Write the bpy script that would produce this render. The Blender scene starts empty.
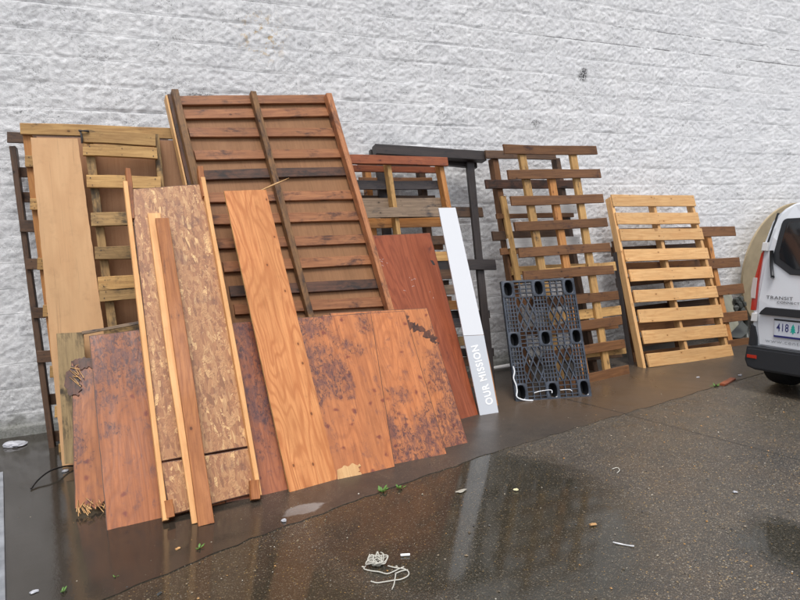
import bpy, bmesh, math, random
import numpy as np
from mathutils import Vector, Matrix
random.seed(7)
rng = np.random.RandomState(11)
col = bpy.context.scene.collection
scene = bpy.context.scene
R = math.radians

# ------------------------------------------------------------------ camera (solved from the block courses of the wall)
FOC, PAN, PIT, ROL = 621.27, .4259, .1186, -.0314
CAM = Vector((0, -5.819, 1.62))
fw = Vector((math.sin(PAN)*math.cos(PIT), math.cos(PAN)*math.cos(PIT), -math.sin(PIT)))
_r = Vector((math.cos(PAN), -math.sin(PAN), 0)); _u = _r.cross(fw)
cr = math.cos(ROL)*_r + math.sin(ROL)*_u
cu = -math.sin(ROL)*_r + math.cos(ROL)*_u
cd = bpy.data.cameras.new('camera'); cam = bpy.data.objects.new('camera', cd); col.objects.link(cam)
cd.sensor_width = 36; cd.lens = FOC/800*36; cd.clip_end = 500; cd.clip_start = .05
m = Matrix.Identity(4)
for i in range(3): m[i][0] = cr[i]; m[i][1] = cu[i]; m[i][2] = -fw[i]; m[i][3] = CAM[i]
cam.matrix_world = m
scene.camera = cam

def ray(x, y): return fw + cr*((x-400)/FOC) - cu*((y-300)/FOC)
def gnd(x, y, z=0):                       # where a sight line meets the height z
    d = ray(x, y); return CAM + d*((z-CAM.z)/d.z)
def dep(x, y, Y):                         # where a sight line meets the distance Y from the wall
    d = ray(x, y); return CAM + d*((Y-CAM.y)/d.y)

# ------------------------------------------------------------------ tagging
def tag(o, label=None, cat=None, group=None, kind=None):
    if label: o['label'] = label
    if cat: o['category'] = cat
    if group: o['group'] = group
    if kind: o['kind'] = kind
    return o
def empty(name, mat):
    o = bpy.data.objects.new(name, None); col.objects.link(o); o.matrix_world = mat; o.empty_display_size = .1
    return o
def link(name, me, mats, world, parent=None):
    if not isinstance(mats, (list, tuple)): mats = [mats]
    for mm in mats: me.materials.append(mm)
    o = bpy.data.objects.new(name, me); col.objects.link(o)
    if parent is not None:
        o.parent = parent
        pw = parent_world[parent.name]
        o.matrix_basis = pw.inverted() @ world
    else:
        o.matrix_world = world
    parent_world[o.name] = world
    return o
parent_world = {}
def root(name, mat, *t, **k):
    o = empty(name, mat); parent_world[o.name] = mat.copy(); tag(o, *t, **k); return o

# ------------------------------------------------------------------ materials
class NT:
    def __init__(s, name):
        s.m = bpy.data.materials.new(name); s.m.use_nodes = True; s.t = s.m.node_tree; s.t.nodes.clear()
        s.out = s.n('ShaderNodeOutputMaterial'); s.b = s.n('ShaderNodeBsdfPrincipled'); s.l(s.b.outputs[0], s.out.inputs[0])
    def n(s, ty, **k):
        x = s.t.nodes.new(ty)
        for a, b in k.items(): setattr(x, a, b)
        return x
    def l(s, a, b): s.t.links.new(a, b)
    def set(s, inp, v):
        if hasattr(v, 'is_output') or isinstance(v, bpy.types.NodeSocket): s.l(v, inp)
        else: inp.default_value = v
    def math(s, op, a, b=None, c=None, clamp=False):
        x = s.n('ShaderNodeMath', operation=op, use_clamp=clamp); s.set(x.inputs[0], a)
        if b is not None: s.set(x.inputs[1], b)
        if c is not None: s.set(x.inputs[2], c)
        return x.outputs[0]
    def vm(s, op, a, b=None, sc=None):
        x = s.n('ShaderNodeVectorMath', operation=op); s.set(x.inputs[0], a)
        if b is not None: s.set(x.inputs[1], b)
        if sc is not None: s.set(x.inputs[3], sc)
        return x.outputs[1] if op in ('LENGTH', 'DOT_PRODUCT', 'DISTANCE') else x.outputs[0]
    def mix(s, f, a, b, mode='MIX'):
        x = s.n('ShaderNodeMix', data_type='RGBA', blend_type=mode); s.set(x.inputs[0], f)
        s.set(x.inputs[6], a if not isinstance(a, tuple) else (*a[:3], 1)); s.set(x.inputs[7], b if not isinstance(b, tuple) else (*b[:3], 1))
        return x.outputs[2]
    def noise(s, v, scale, detail=4, rough=.55, dist=0, dim='3D'):
        x = s.n('ShaderNodeTexNoise', noise_dimensions=dim); s.set(x.inputs['Vector'], v)
        x.inputs['Scale'].default_value = scale; x.inputs['Detail'].default_value = detail
        x.inputs['Roughness'].default_value = rough; x.inputs['Distortion'].default_value = dist
        return x.outputs[0]
    def voro(s, v, scale, feature='F1', dim='3D', rnd=1):
        x = s.n('ShaderNodeTexVoronoi', feature=feature, voronoi_dimensions=dim); s.set(x.inputs['Vector'], v)
        x.inputs['Scale'].default_value = scale; x.inputs['Randomness'].default_value = rnd
        return x
    def ramp(s, f, lo, hi, a=0., b=1., smooth=True):
        x = s.n('ShaderNodeMapRange', interpolation_type='SMOOTHSTEP' if smooth else 'LINEAR'); s.set(x.inputs[0], f)
        x.inputs[1].default_value = lo; x.inputs[2].default_value = hi; x.inputs[3].default_value = a; x.inputs[4].default_value = b
        return x.outputs[0]
    def bump(s, h, strength=.3, dist=.01, prev=None):
        x = s.n('ShaderNodeBump'); x.inputs['Strength'].default_value = strength; x.inputs['Distance'].default_value = dist
        s.l(h, x.inputs['Height'])
        if prev is not None: s.l(prev, x.inputs['Normal'])
        return x.outputs[0]
    def base(s, c): s.set(s.b.inputs['Base Color'], c if not isinstance(c, tuple) else (*c[:3], 1))
    def rough(s, v): s.set(s.b.inputs['Roughness'], v)
    def normal(s, v): s.l(v, s.b.inputs['Normal'])

def plain(name, c, rough=.5, metal=0, coat=0, mottled=0):
    t = NT(name)
    if mottled:
        v = t.n('ShaderNodeTexCoord').outputs['Object']
        n = t.noise(v, 6, 5); f = t.ramp(n, .3, .7, 1-mottled, 1+mottled*.5)
        g = t.n('ShaderNodeCombineColor'); [t.l(f, g.inputs[i]) for i in range(3)]
        t.base(t.mix(1, (*c, 1), g.outputs[0], 'MULTIPLY'))
        t.normal(t.bump(t.noise(v, 90, 3), .12, .004))
    else: t.base(c)
    t.rough(rough); t.b.inputs['Metallic'].default_value = metal; t.b.inputs['Coat Weight'].default_value = coat
    return t.m

def wood(name, light, dark, ring=.5, ringk=9, knots=.5, stain=.3, stain_col=(.05, .035, .03), rough=.55, streak=.72,
         spots=0, spot_col=(.1, .03, .03), var=.22, stain_scale=3.5, stretch=(1, 7, 7), mould=0, bias=(0, 0), mould_col=(.045, .022, .026)):
    t = NT(name)
    tc = t.n('ShaderNodeTexCoord').outputs['Object']
    rnd = t.n('ShaderNodeObjectInfo').outputs['Random']
    off = t.math('MULTIPLY', rnd, 61.)
    cx = t.n('ShaderNodeCombineXYZ'); t.l(off, cx.inputs[0]); t.l(t.math('MULTIPLY', rnd, 23.), cx.inputs[1]); t.l(t.math('MULTIPLY', rnd, 11.), cx.inputs[2])
    v = t.vm('ADD', tc, cx.outputs[0])
    # fine streaks along the grain
    vs = t.vm('MULTIPLY', v, (2.0, 34, 34))
    n1 = t.noise(vs, 1.6, 5, .65, .4)
    # growth-ring figure: contour lines of a stretched noise
    vr = t.vm('MULTIPLY', v, stretch)
    n2 = t.noise(vr, 1.1, 2, .45, .25)
    fr = t.math('FRACT', t.math('MULTIPLY', n2, ringk))
    rg = t.ramp(t.math('ABSOLUTE', t.math('SUBTRACT', fr, .5)), .02, .3, 1, 0)
    c = t.mix(t.ramp(n1, .3, .72, 0, streak), light, dark)
    c = t.mix(t.math('MULTIPLY', rg, ring*.75), c, dark)
    c = t.mix(t.ramp(t.noise(t.vm('MULTIPLY', v, (1.3, 60, 60)), 1.3, 4, .6, .3), .60, .70, 0, .38), c, tuple(x*.45 for x in dark))
    c = t.mix(t.ramp(t.noise(v, 9, 6, .75), .5, .75, 0, .30), c, tuple(x*.6 for x in dark))
    # broad colour drift
    n3 = t.noise(t.vm('MULTIPLY', v, (1.2, 3, 3)), 1.4, 3)
    c = t.mix(t.ramp(n3, .35, .7, 0, .35), c, tuple(x*.62 for x in light))
    if knots > 0:
        vk = t.voro(t.vm('MULTIPLY', v, (1, 1.5, 1.5)), 3.6, dim='2D')
        sel = t.ramp(t.n_sep(vk.outputs['Color']), 1-knots*.75, 1-knots*.75+.02)
        kd = t.math('ADD', vk.outputs['Distance'], t.math('MULTIPLY', t.noise(v, 30, 2), .03))
        core = t.math('MULTIPLY', t.ramp(kd, .045, .062, 1, 0), sel)
        halo = t.math('MULTIPLY', t.ramp(kd, .05, .15, 1, 0), sel)
        c = t.mix(t.math('MULTIPLY', halo, .45), c, dark)
        c = t.mix(t.math('MULTIPLY', core, .85), c, tuple(x*.35 for x in dark))
    if spots > 0:
        sp = t.voro(t.vm('ADD', v, t.vm('SCALE', (1, 1, 1), sc=t.math('MULTIPLY', t.noise(v, 14, 3), .05))), 8.5, dim='2D')
        ss = t.math('MULTIPLY', t.ramp(t.math('ADD', sp.outputs['Distance'], t.math('MULTIPLY', t.math('SUBTRACT', t.noise(v, 26, 4, .7), .5), .34)), .03, .19, 1, 0), t.ramp(t.n_sep(sp.outputs['Color']), 1-spots, 1.02-spots))
        c = t.mix(t.math('MULTIPLY', ss, .8), c, spot_col)
    st = 0
    if stain > 0:
        a = t.noise(t.vm('MULTIPLY', v, (1.2, 1.8, 1.8)), stain_scale, 7, .68, .5)
        b = t.noise(t.vm('MULTIPLY', v, (2.5, 12, 12)), 5, 5, .7)
        st = t.ramp(t.math('ADD', t.math('MULTIPLY', a, .72), t.math('MULTIPLY', b, .28)), .62-stain*.22, .72-stain*.12, 0, .9)
        c = t.mix(st, c, stain_col)
    if mould > 0:
        sxm = t.n('ShaderNodeSeparateXYZ'); t.l(tc, sxm.inputs[0])
        grad = t.math('ADD', t.math('MULTIPLY', sxm.outputs[0], bias[0]), t.math('MULTIPLY', sxm.outputs[1], bias[1]))
        big_ = t.math('ADD', t.noise(v, 3.2, 3, .6, .6), grad)
        region = t.ramp(big_, .66-mould*.26, .84-mould*.26)
        gran = t.noise(t.vm('MULTIPLY', v, (1.2, 1.9, 1.9)), 24, 8, .82, .7)
        specks = t.ramp(t.math('ADD', gran, t.math('MULTIPLY', region, .085)), .555, .67)
        c = t.mix(t.math('MULTIPLY', t.math('MULTIPLY', specks, t.ramp(region, 0, .5, .12, 1)), .85), c, mould_col)
        smoke = t.ramp(t.math('ADD', t.noise(t.vm('MULTIPLY', v, (1.3, 2, 2)), 8, 7, .72, .8), t.math('MULTIPLY', region, .10)), .52, .70)
        c = t.mix(t.math('MULTIPLY', smoke, .55), c, tuple(x*1.9 for x in mould_col))
        c = t.mix(t.math('MULTIPLY', region, .15), c, tuple(x*1.8 for x in mould_col))
    # end-to-end brightness differences between boards
    k = t.math('ADD', t.math('MULTIPLY', t.math('FRACT', t.math('MULTIPLY', rnd, 17.3)), var*2), 1-var)
    g = t.n('ShaderNodeCombineColor'); [t.l(k, g.inputs[i]) for i in range(3)]
    c = t.mix(1, c, g.outputs[0], 'MULTIPLY')
    t.base(c)
    t.rough(t.ramp(n3, .3, .7, rough-.12, rough+.1)); t.b.inputs['Specular IOR Level'].default_value = .32
    hb = t.math('ADD', t.math('MULTIPLY', n1, .6), t.math('MULTIPLY', rg, -.25*ring))
    t.normal(t.bump(hb, .45, .003))
    return t.m
def _nsep(s, c):
    x = s.n('ShaderNodeSeparateColor'); s.l(c, x.inputs[0]); return x.outputs[0]
NT.n_sep = _nsep

M = {}
M['pine'] = wood('fresh_pine', (.72, .45, .21), (.50, .25, .09), ring=.4, knots=.85, stain=.12, stain_col=(.3, .15, .06), var=.12)
M['pine_old'] = wood('yellowed_pine', (.60, .37, .145), (.28, .14, .05), ring=.3, knots=.5, stain=.45, stain_col=(.06, .045, .03), var=.25)
M['pine_grime'] = wood('grimy_pine', (.46, .29, .125), (.18, .11, .045), ring=.3, knots=.5, stain=.72, stain_col=(.045, .035, .026), var=.25)
M['orange'] = wood('orange_stringer_wood', (.56, .27, .095), (.30, .11, .03), ring=.3, knots=.4, stain=.4, stain_col=(.05, .025, .02), var=.15)
M['stud'] = wood('new_stud_wood', (.78, .44, .19), (.60, .27, .09), ring=.25, knots=.3, stain=0, var=.04)
M['stud_brown'] = wood('wet_stud_wood', (.42, .165, .055), (.20, .06, .02), ring=.4, knots=.6, stain=.35, stain_col=(.08, .03, .02), var=.08)
M['louvre'] = wood('red_brown_slat_wood', (.40, .175, .078), (.20, .072, .032), ring=.4, knots=.35, stain=.6, stain_col=(.06, .03, .025), var=.3)
M['louvre_dark'] = wood('dark_wet_slat_wood', (.13, .06, .038), (.045, .027, .02), ring=.3, knots=.3, stain=.8, stain_col=(.02, .018, .018), var=.1)
M['batten'] = wood('battens_wet_wood', (.30, .16, .065), (.09, .045, .028), ring=.3, knots=.4, stain=.75, stain_col=(.035, .024, .022), var=.15)
M['ply_back'] = wood('brown_backing_plywood', (.30, .15, .07), (.22, .105, .047), ring=.12, knots=0, stain=.15, stain_col=(.14, .06, .035), var=.05)
M['ply_pink'] = wood('pinkish_brown_plywood', (.43, .235, .125), (.33, .16, .08), ring=.15, knots=0, stain=.15, stain_col=(.16, .07, .04), var=.05)
M['ply_pale'] = wood('pale_birch_plywood', (.70, .43, .225), (.56, .31, .15), streak=.28, ring=.45, ringk=5, knots=0, stain=0, var=.03, stretch=(.8, 3.5, 3))
M['ply_new'] = wood('orange_fir_plywood', (.66, .29, .11), (.40, .13, .04), ring=.9, ringk=15, knots=.85, stain=0, var=.03, stretch=(.8, 4.2, 3))
def wet(name, light, dark, mould, bias, spots=.4, spot_col=(.15, .03, .024)):
    M[name] = wood(name, light, dark, ring=.6, ringk=13, knots=0, stain=.15, stain_col=(.12, .045, .035), spots=spots, spot_col=spot_col, rough=.42, var=.04, stretch=(.9, 4, 3), mould=mould, bias=bias)
wet('wet_red_plywood', (.42, .145, .05), (.22, .068, .026), .80, (.45, .2), .2)
wet('wet_broken_plywood', (.42, .155, .056), (.22, .07, .028), .78, (.3, 0), .25)
wet('wet_purple_plywood', (.38, .13, .056), (.2, .06, .03), .66, (.2, 0), .5, (.10, .022, .025))
wet('wet_spotted_plywood', (.54, .20, .072), (.29, .09, .033), .66, (.25, .5), .5)
wet('wet_mouldy_plywood', (.58, .215, .078), (.32, .10, .036), .66, (-.75, .2), .45)
wet('wet_clean_plywood', (.60, .23, .088), (.34, .11, .04), .50, (-.6, -.4), .4)
M['ply_red'] = wood('red_painted_plywood', (.35, .10, .046), (.19, .048, .023), ring=.8, ringk=12, knots=0, stain=.18, stain_col=(.07, .025, .025), rough=.4, var=.05, stretch=(.8, 4, 3))
M['red_top'] = wood('reddish_wet_wood', (.34, .11, .05), (.17, .045, .025), ring=.3, knots=.4, stain=.5, stain_col=(.06, .025, .03), var=.1)
M['blackened'] = wood('blackened_timber', (.055, .045, .042), (.026, .024, .026), ring=.2, knots=.2, stain=.4, stain_col=(.018, .018, .022), rough=.4, var=.15)
M['darkbrown'] = wood('dark_brown_pallet_wood', (.13, .075, .045), (.055, .034, .025), ring=.3, knots=.3, stain=.5, stain_col=(.03, .022, .02), var=.3)
M['brown'] = wood('wet_brown_pallet_wood', (.22, .105, .046), (.09, .042, .022), ring=.25, knots=.4, stain=.4, stain_col=(.05, .025, .022), var=.2)
M['weathered'] = wood('weathered_grey_wood', (.33, .24, .165), (.15, .105, .075), ring=.4, knots=.4, stain=.5, stain_col=(.04, .038, .045), var=.15)
M['bluegrey'] = wood('blue_grey_wet_wood', (.12, .10, .095), (.05, .05, .06), ring=.3, knots=.2, stain=.5, stain_col=(.028, .032, .045), var=.15)
M['streaked'] = wood('black_streaked_pale_wood', (.46, .33, .17), (.2, .14, .08), ring=.2, knots=.1, stain=.62, stain_col=(.04, .035, .03), var=.05, stretch=(.6, 8, 8))
M['whitewood'] = wood('white_painted_wood', (.68, .68, .68), (.5, .48, .46), ring=.15, knots=0, stain=.25, stain_col=(.12, .08, .06), var=.05)
M['rot'] = wood('rotten_black_wood', (.16, .06, .035), (.05, .025, .02), ring=.5, knots=0, stain=.9, stain_col=(.018, .014, .014), var=.1)
M['splinter'] = wood('fresh_splinter_wood', (.66, .42, .2), (.45, .22, .08), ring=.3, knots=0, stain=.3, stain_col=(.15, .06, .04), var=.1)
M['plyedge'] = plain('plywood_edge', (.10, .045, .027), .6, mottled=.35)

def osb_mat():
    t = NT('wet_strand_board')
    tc = t.n('ShaderNodeTexCoord').outputs['Object']
    warp = t.n('ShaderNodeTexNoise'); t.l(tc, warp.inputs['Vector']); warp.inputs['Scale'].default_value = 9; warp.inputs['Detail'].default_value = 2
    tcw = t.vm('ADD', tc, t.vm('SCALE', t.vm('SUBTRACT', warp.outputs['Color'], (.5, .5, .5)), sc=.018))
    cur = None; bm = None
    for i, (ang, sc, lo) in enumerate(((10, 20, 0), (66, 17, .44), (-38, 19, .46), (108, 22, .48), (-12, 15, .5), (35, 24, .49), (85, 14, .53))):
        mp = t.n('ShaderNodeMapping'); t.l(tcw, mp.inputs[0]); mp.inputs['Rotation'].default_value = (0, 0, R(ang)); mp.inputs['Scale'].default_value = (.55, 3.0, 1); mp.inputs['Location'].default_value = (i*3.7, i*1.9, 0)
        vo = t.voro(mp.outputs[0], sc, dim='2D'); k = t.n_sep(vo.outputs['Color'])
        cr_ = t.n('ShaderNodeValToRGB'); t.l(k, cr_.inputs[0])
        e = cr_.color_ramp.elements
        e[0].position = 0; e[0].color = (.25, .11, .05, 1); e[1].position = 1; e[1].color = (.78, .50, .23, 1)
        for p_, c_ in ((.25, (.34, .15, .068, 1)), (.6, (.46, .23, .10, 1)), (.88, (.52, .29, .135, 1))):
            x = e.new(p_); x.color = c_
        # fibres within each strand
        fb = t.noise(t.vm('MULTIPLY', mp.outputs[0], (1, 9, 1)), 22, 3)
        cc = t.mix(t.ramp(fb, .38, .62, 0, .5), cr_.outputs[0], (.17, .075, .035))
        if cur is None: cur = cc; hb = k
        else:
            msk = t.ramp(t.noise(t.vm('ADD', tc, (i*5., 2.*i, 0)), 11, 4), lo, lo+.015)
            cur = t.mix(msk, cur, cc); hm = t.n('ShaderNodeMix'); t.l(msk, hm.inputs[0]); t.l(hb, hm.inputs[2]); t.l(k, hm.inputs[3]); hb = hm.outputs[0]
    st = t.ramp(t.noise(tc, 4, 6, .7, .4), .54, .70, 0, .5)
    cur = t.mix(st, cur, (.12, .045, .035))
    t.base(cur); t.rough(.45)
    t.normal(t.bump(hb, .35, .003))
    return t.m
M['osb'] = osb_mat()

def wall_mat():
    t = NT('white_painted_split_block')
    g = t.n('ShaderNodeNewGeometry').outputs['Position']
    n1 = t.noise(g, 62, 7, .72); n2 = t.noise(g, 2.2, 5, .6); n3 = t.noise(g, 150, 3, .7); n4 = t.noise(g, 24, 4, .65)
    c = t.mix(t.ramp(n2, .3, .7), (.84, .845, .86), (.76, .768, .79))
    clus = t.ramp(t.noise(t.vm('MULTIPLY', g, (1, 1, 1.7)), 2.6, 5, .65), .42, .66)
    pit = t.math('MULTIPLY', t.ramp(n1, .425, .385), t.ramp(clus, 0, 1, .22, 1))
    p2 = t.math('MULTIPLY', t.ramp(n3, .42, .37), t.ramp(clus, 0, 1, .25, 1))
    c = t.mix(t.math('MULTIPLY', pit, .9), c, (.16, .16, .165))
    c = t.mix(t.math('MULTIPLY', p2, .7), c, (.24, .24, .25))
    c = t.mix(t.math('MULTIPLY', t.ramp(n4, .47, .33), t.math('MULTIPLY', clus, .35)), c, (.5, .5, .52))
    # painted-over mortar joints: smoother and cleaner than the block faces
    sx = t.n('ShaderNodeSeparateXYZ'); t.l(g, sx.inputs[0])
    wobn = t.math('MULTIPLY', t.math('SUBTRACT', t.noise(g, 18, 3), .5), .014)
    rf = t.math('DIVIDE', t.math('SUBTRACT', sx.outputs[2], COURSE0), .2032); rw = t.math('FLOOR', rf)
    par = t.math('FLOORED_MODULO', rw, 2.0)
    cf = t.math('ADD', t.math('DIVIDE', t.math('SUBTRACT', sx.outputs[0], -.3625), .4064), t.math('ADD', .5, t.math('MULTIPLY', t.math('SUBTRACT', 1, par), .5)))
    pz = t.math('MULTIPLY', t.math('PINGPONG', rf, .5), .2032); px_ = t.math('MULTIPLY', t.math('PINGPONG', cf, .5), .4064)
    jv = t.ramp(t.math('ADD', px_, wobn), .006, .014, 1, 0); jh = t.ramp(t.math('ADD', pz, wobn), .004, .012, 1, 0)
    jn = t.math('MAXIMUM', jv, t.math('MULTIPLY', jh, .8))
    c = t.mix(t.math('MULTIPLY', jn, t.ramp(n2, .3, .6, .5, .05)), c, (.88, .88, .9))
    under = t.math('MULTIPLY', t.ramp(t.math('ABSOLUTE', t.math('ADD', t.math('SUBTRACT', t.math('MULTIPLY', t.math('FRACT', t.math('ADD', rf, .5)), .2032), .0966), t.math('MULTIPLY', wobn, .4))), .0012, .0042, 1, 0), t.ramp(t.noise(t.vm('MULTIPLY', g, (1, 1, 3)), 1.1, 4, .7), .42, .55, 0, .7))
    c = t.mix(under, c, (.16, .16, .17))  # patchy thin shadow line below the course joints, painted into the colour
    # black mildew patches
    p3 = t.math('MULTIPLY', t.ramp(t.noise(t.vm('MULTIPLY', g, (1, 1, 2.4)), 1.9, 3, .5), .66, .72), t.ramp(n1, .45, .55))
    c = t.mix(t.math('MULTIPLY', p3, .7), c, (.05, .05, .055))
    # black hole stain and rust specks, at their places on the wall
    def near(p, r0, r1, sc=(1, 1, 1)):
        d = t.vm('LENGTH', t.vm('MULTIPLY', t.vm('SUBTRACT', g, p), sc)); return t.ramp(d, r0, r1, 1, 0)
    for p, r in (((5.03, 0, 3.26), .085), ((5.05, 0, 3.31), .07)):
        c = t.mix(t.math('MULTIPLY', near(p, r*.3, r), t.ramp(n1, .46, .5)), c, (.015, .015, .018))
    rp = dep(262, 36, 0); rm = t.math('MULTIPLY', near(tuple(rp), .05, .30), t.ramp(t.noise(g, 16, 4, .7), .53, .61))
    c = t.mix(t.math('MULTIPLY', rm, .8), c, (.55, .36, .12))
    # cracked dark joint line high on the right
    for z0, x0, x1 in ((COURSE0+18*.2032, 4.2, 9.6), (COURSE0+19*.2032, 5.2, 9)):
        l = t.math('MULTIPLY', t.ramp(t.math('ABSOLUTE', t.math('SUBTRACT', sx.outputs[2], t.math('ADD', z0-.012, t.math('MULTIPLY', t.noise(g, 9, 3), .016)))), .003, .011, 1, 0), t.ramp(t.noise(g, 2.6, 6, .8), .44, .54))
        l = t.math('MULTIPLY', l, t.math('MULTIPLY', t.ramp(sx.outputs[0], x0, x0+.5), t.ramp(sx.outputs[0], x1, x1+.4, 1, 0)))
        c = t.mix(t.math('MULTIPLY', l, .75), c, (.09, .09, .095))
    # splash dirt on the bottom courses: a grey-green tide mark
    zz = t.math('ADD', sx.outputs[2], t.math('MULTIPLY', t.noise(g, 3.2, 5, .7), -.34))
    c = t.mix(t.ramp(zz, -.12, .02, .85, 0), c, (.10, .105, .075))
    c = t.mix(t.math('MULTIPLY', t.ramp(zz, .1, .75, .55, 0), t.ramp(n1, .35, .6)), c, (.34, .34, .33))
    t.base(c); t.rough(.75)
    flatn = t.math('SUBTRACT', 1, t.math('MULTIPLY', jn, .45))
    cen = lambda q: t.math('MULTIPLY', t.math('SUBTRACT', q, .5), flatn)
    b = t.bump(cen(n4), .2, .008); b = t.bump(cen(n1), .7, .010, b); b = t.bump(cen(n3), .8, .006, b); t.normal(b)
    return t.m
COURSE0 = 0.0019          # bottom joint; L1 course line at z = 2.6435
M['wall'] = wall_mat()

# ------------------------------------------------------------------ the wall: split-face block courses in relief
def vnoise(x, y, seed):
    xi = np.floor(x).astype(np.int64); yi = np.floor(y).astype(np.int64); fx = x-xi; fy = y-yi
    fx = fx*fx*(3-2*fx); fy = fy*fy*(3-2*fy)
    def h(a, b):
        n = (a*374761393 + b*668265263 + seed*1274126177) & 0x7fffffff
        n = ((n ^ (n >> 13))*1274126177) & 0x7fffffff
        return ((n ^ (n >> 16)) & 0xffff)/65535.
    return (h(xi, yi)*(1-fx)+h(xi+1, yi)*fx)*(1-fy)+(h(xi, yi+1)*(1-fx)+h(xi+1, yi+1)*fx)*fy
def grid_mesh(name, X, Y, Z):
    ny, nx = X.shape
    me = bpy.data.meshes.new(name); co = np.stack([X, Y, Z], -1).reshape(-1, 3).astype(np.float32)
    me.vertices.add(nx*ny); me.vertices.foreach_set('co', co.ravel())
    i = np.arange(nx*ny).reshape(ny, nx); q = np.stack([i[:-1, :-1], i[:-1, 1:], i[1:, 1:], i[1:, :-1]], -1).reshape(-1, 4)
    me.loops.add(q.size); me.loops.foreach_set('vertex_index', q.ravel().astype(np.int32))
    me.polygons.add(len(q)); me.polygons.foreach_set('loop_start', (np.arange(len(q))*4).astype(np.int32))
    me.update(calc_edges=True); me.validate()
    me.polygons.foreach_set('use_smooth', np.ones(len(me.polygons), bool)); me.update()
    return me
xs = np.concatenate([np.arange(-14, -2.2, .1), np.arange(-2.2, 7, .0125), np.arange(7, 11, .02), np.arange(11, 34, .12)])
zs = np.concatenate([np.arange(-.02, 4.7, .0125), np.arange(4.7, 6.4, .05)])
X, Z = np.meshgrid(xs, zs)
H = .2032
X0 = -.3625
rowf = (Z-COURSE0)/H; row = np.floor(rowf)
cxf = (X-X0)/(2*H)+.5*(row % 2 == 0)*1.0 + .5
colm = np.floor(cxf)
dz = np.minimum(rowf-row, 1-(rowf-row))*H; dx = np.minimum(cxf-colm, 1-(cxf-colm))*2*H
wob = vnoise(X*14, Z*14, 3)*.006
gro_h = np.clip(1-(dz+wob-.004)/.009, 0, 1); gro_v = np.clip(1-(dx+wob-.003)/.008, 0, 1)
strength_h = .55+.45*vnoise(X*1.7, Z*3, 9)
D = (vnoise(X*7, Z*9, 1)-.5)*.006 + (vnoise(X*20, Z*24, 2)-.5)*.006 + (vnoise(X*42, Z*46, 4)-.5)*.007 + (vnoise(X*78, Z*80, 5)-.5)*.009
D += (vnoise(colm*7.31+row*3.7, row*5.13+.5, 6)-.5)*.008
edge = np.clip(np.minimum(dz-.004, dx-.005)/.012, 0, 1)
D = D*(.35+.65*edge) + .001*edge
pain = vnoise(X*.8, Z*.8, 12)
D -= gro_h*.0062*strength_h*(.25+1.1*vnoise(X*.9+4, Z*2.3, 21)) + gro_v*.003*(.4+.6*pain)
foot = Z < COURSE0+.085                                       # smooth footing strip
D = np.where(foot, (vnoise(X*6, Z*6, 7)-.5)*.012+(vnoise(X*30, Z*30, 8)-.5)*.005+.012, D)
me = grid_mesh('block_wall', X, -D, Z)
wall = link('block_wall', me, M['wall'], Matrix.Identity(4))
tag(wall, 'long white painted split-face concrete block wall behind all the pallets', 'wall')
# flip normals so that they face the camera
wall.data.flip_normals() if wall.data.polygons[0].normal.y > 0 else None

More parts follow.
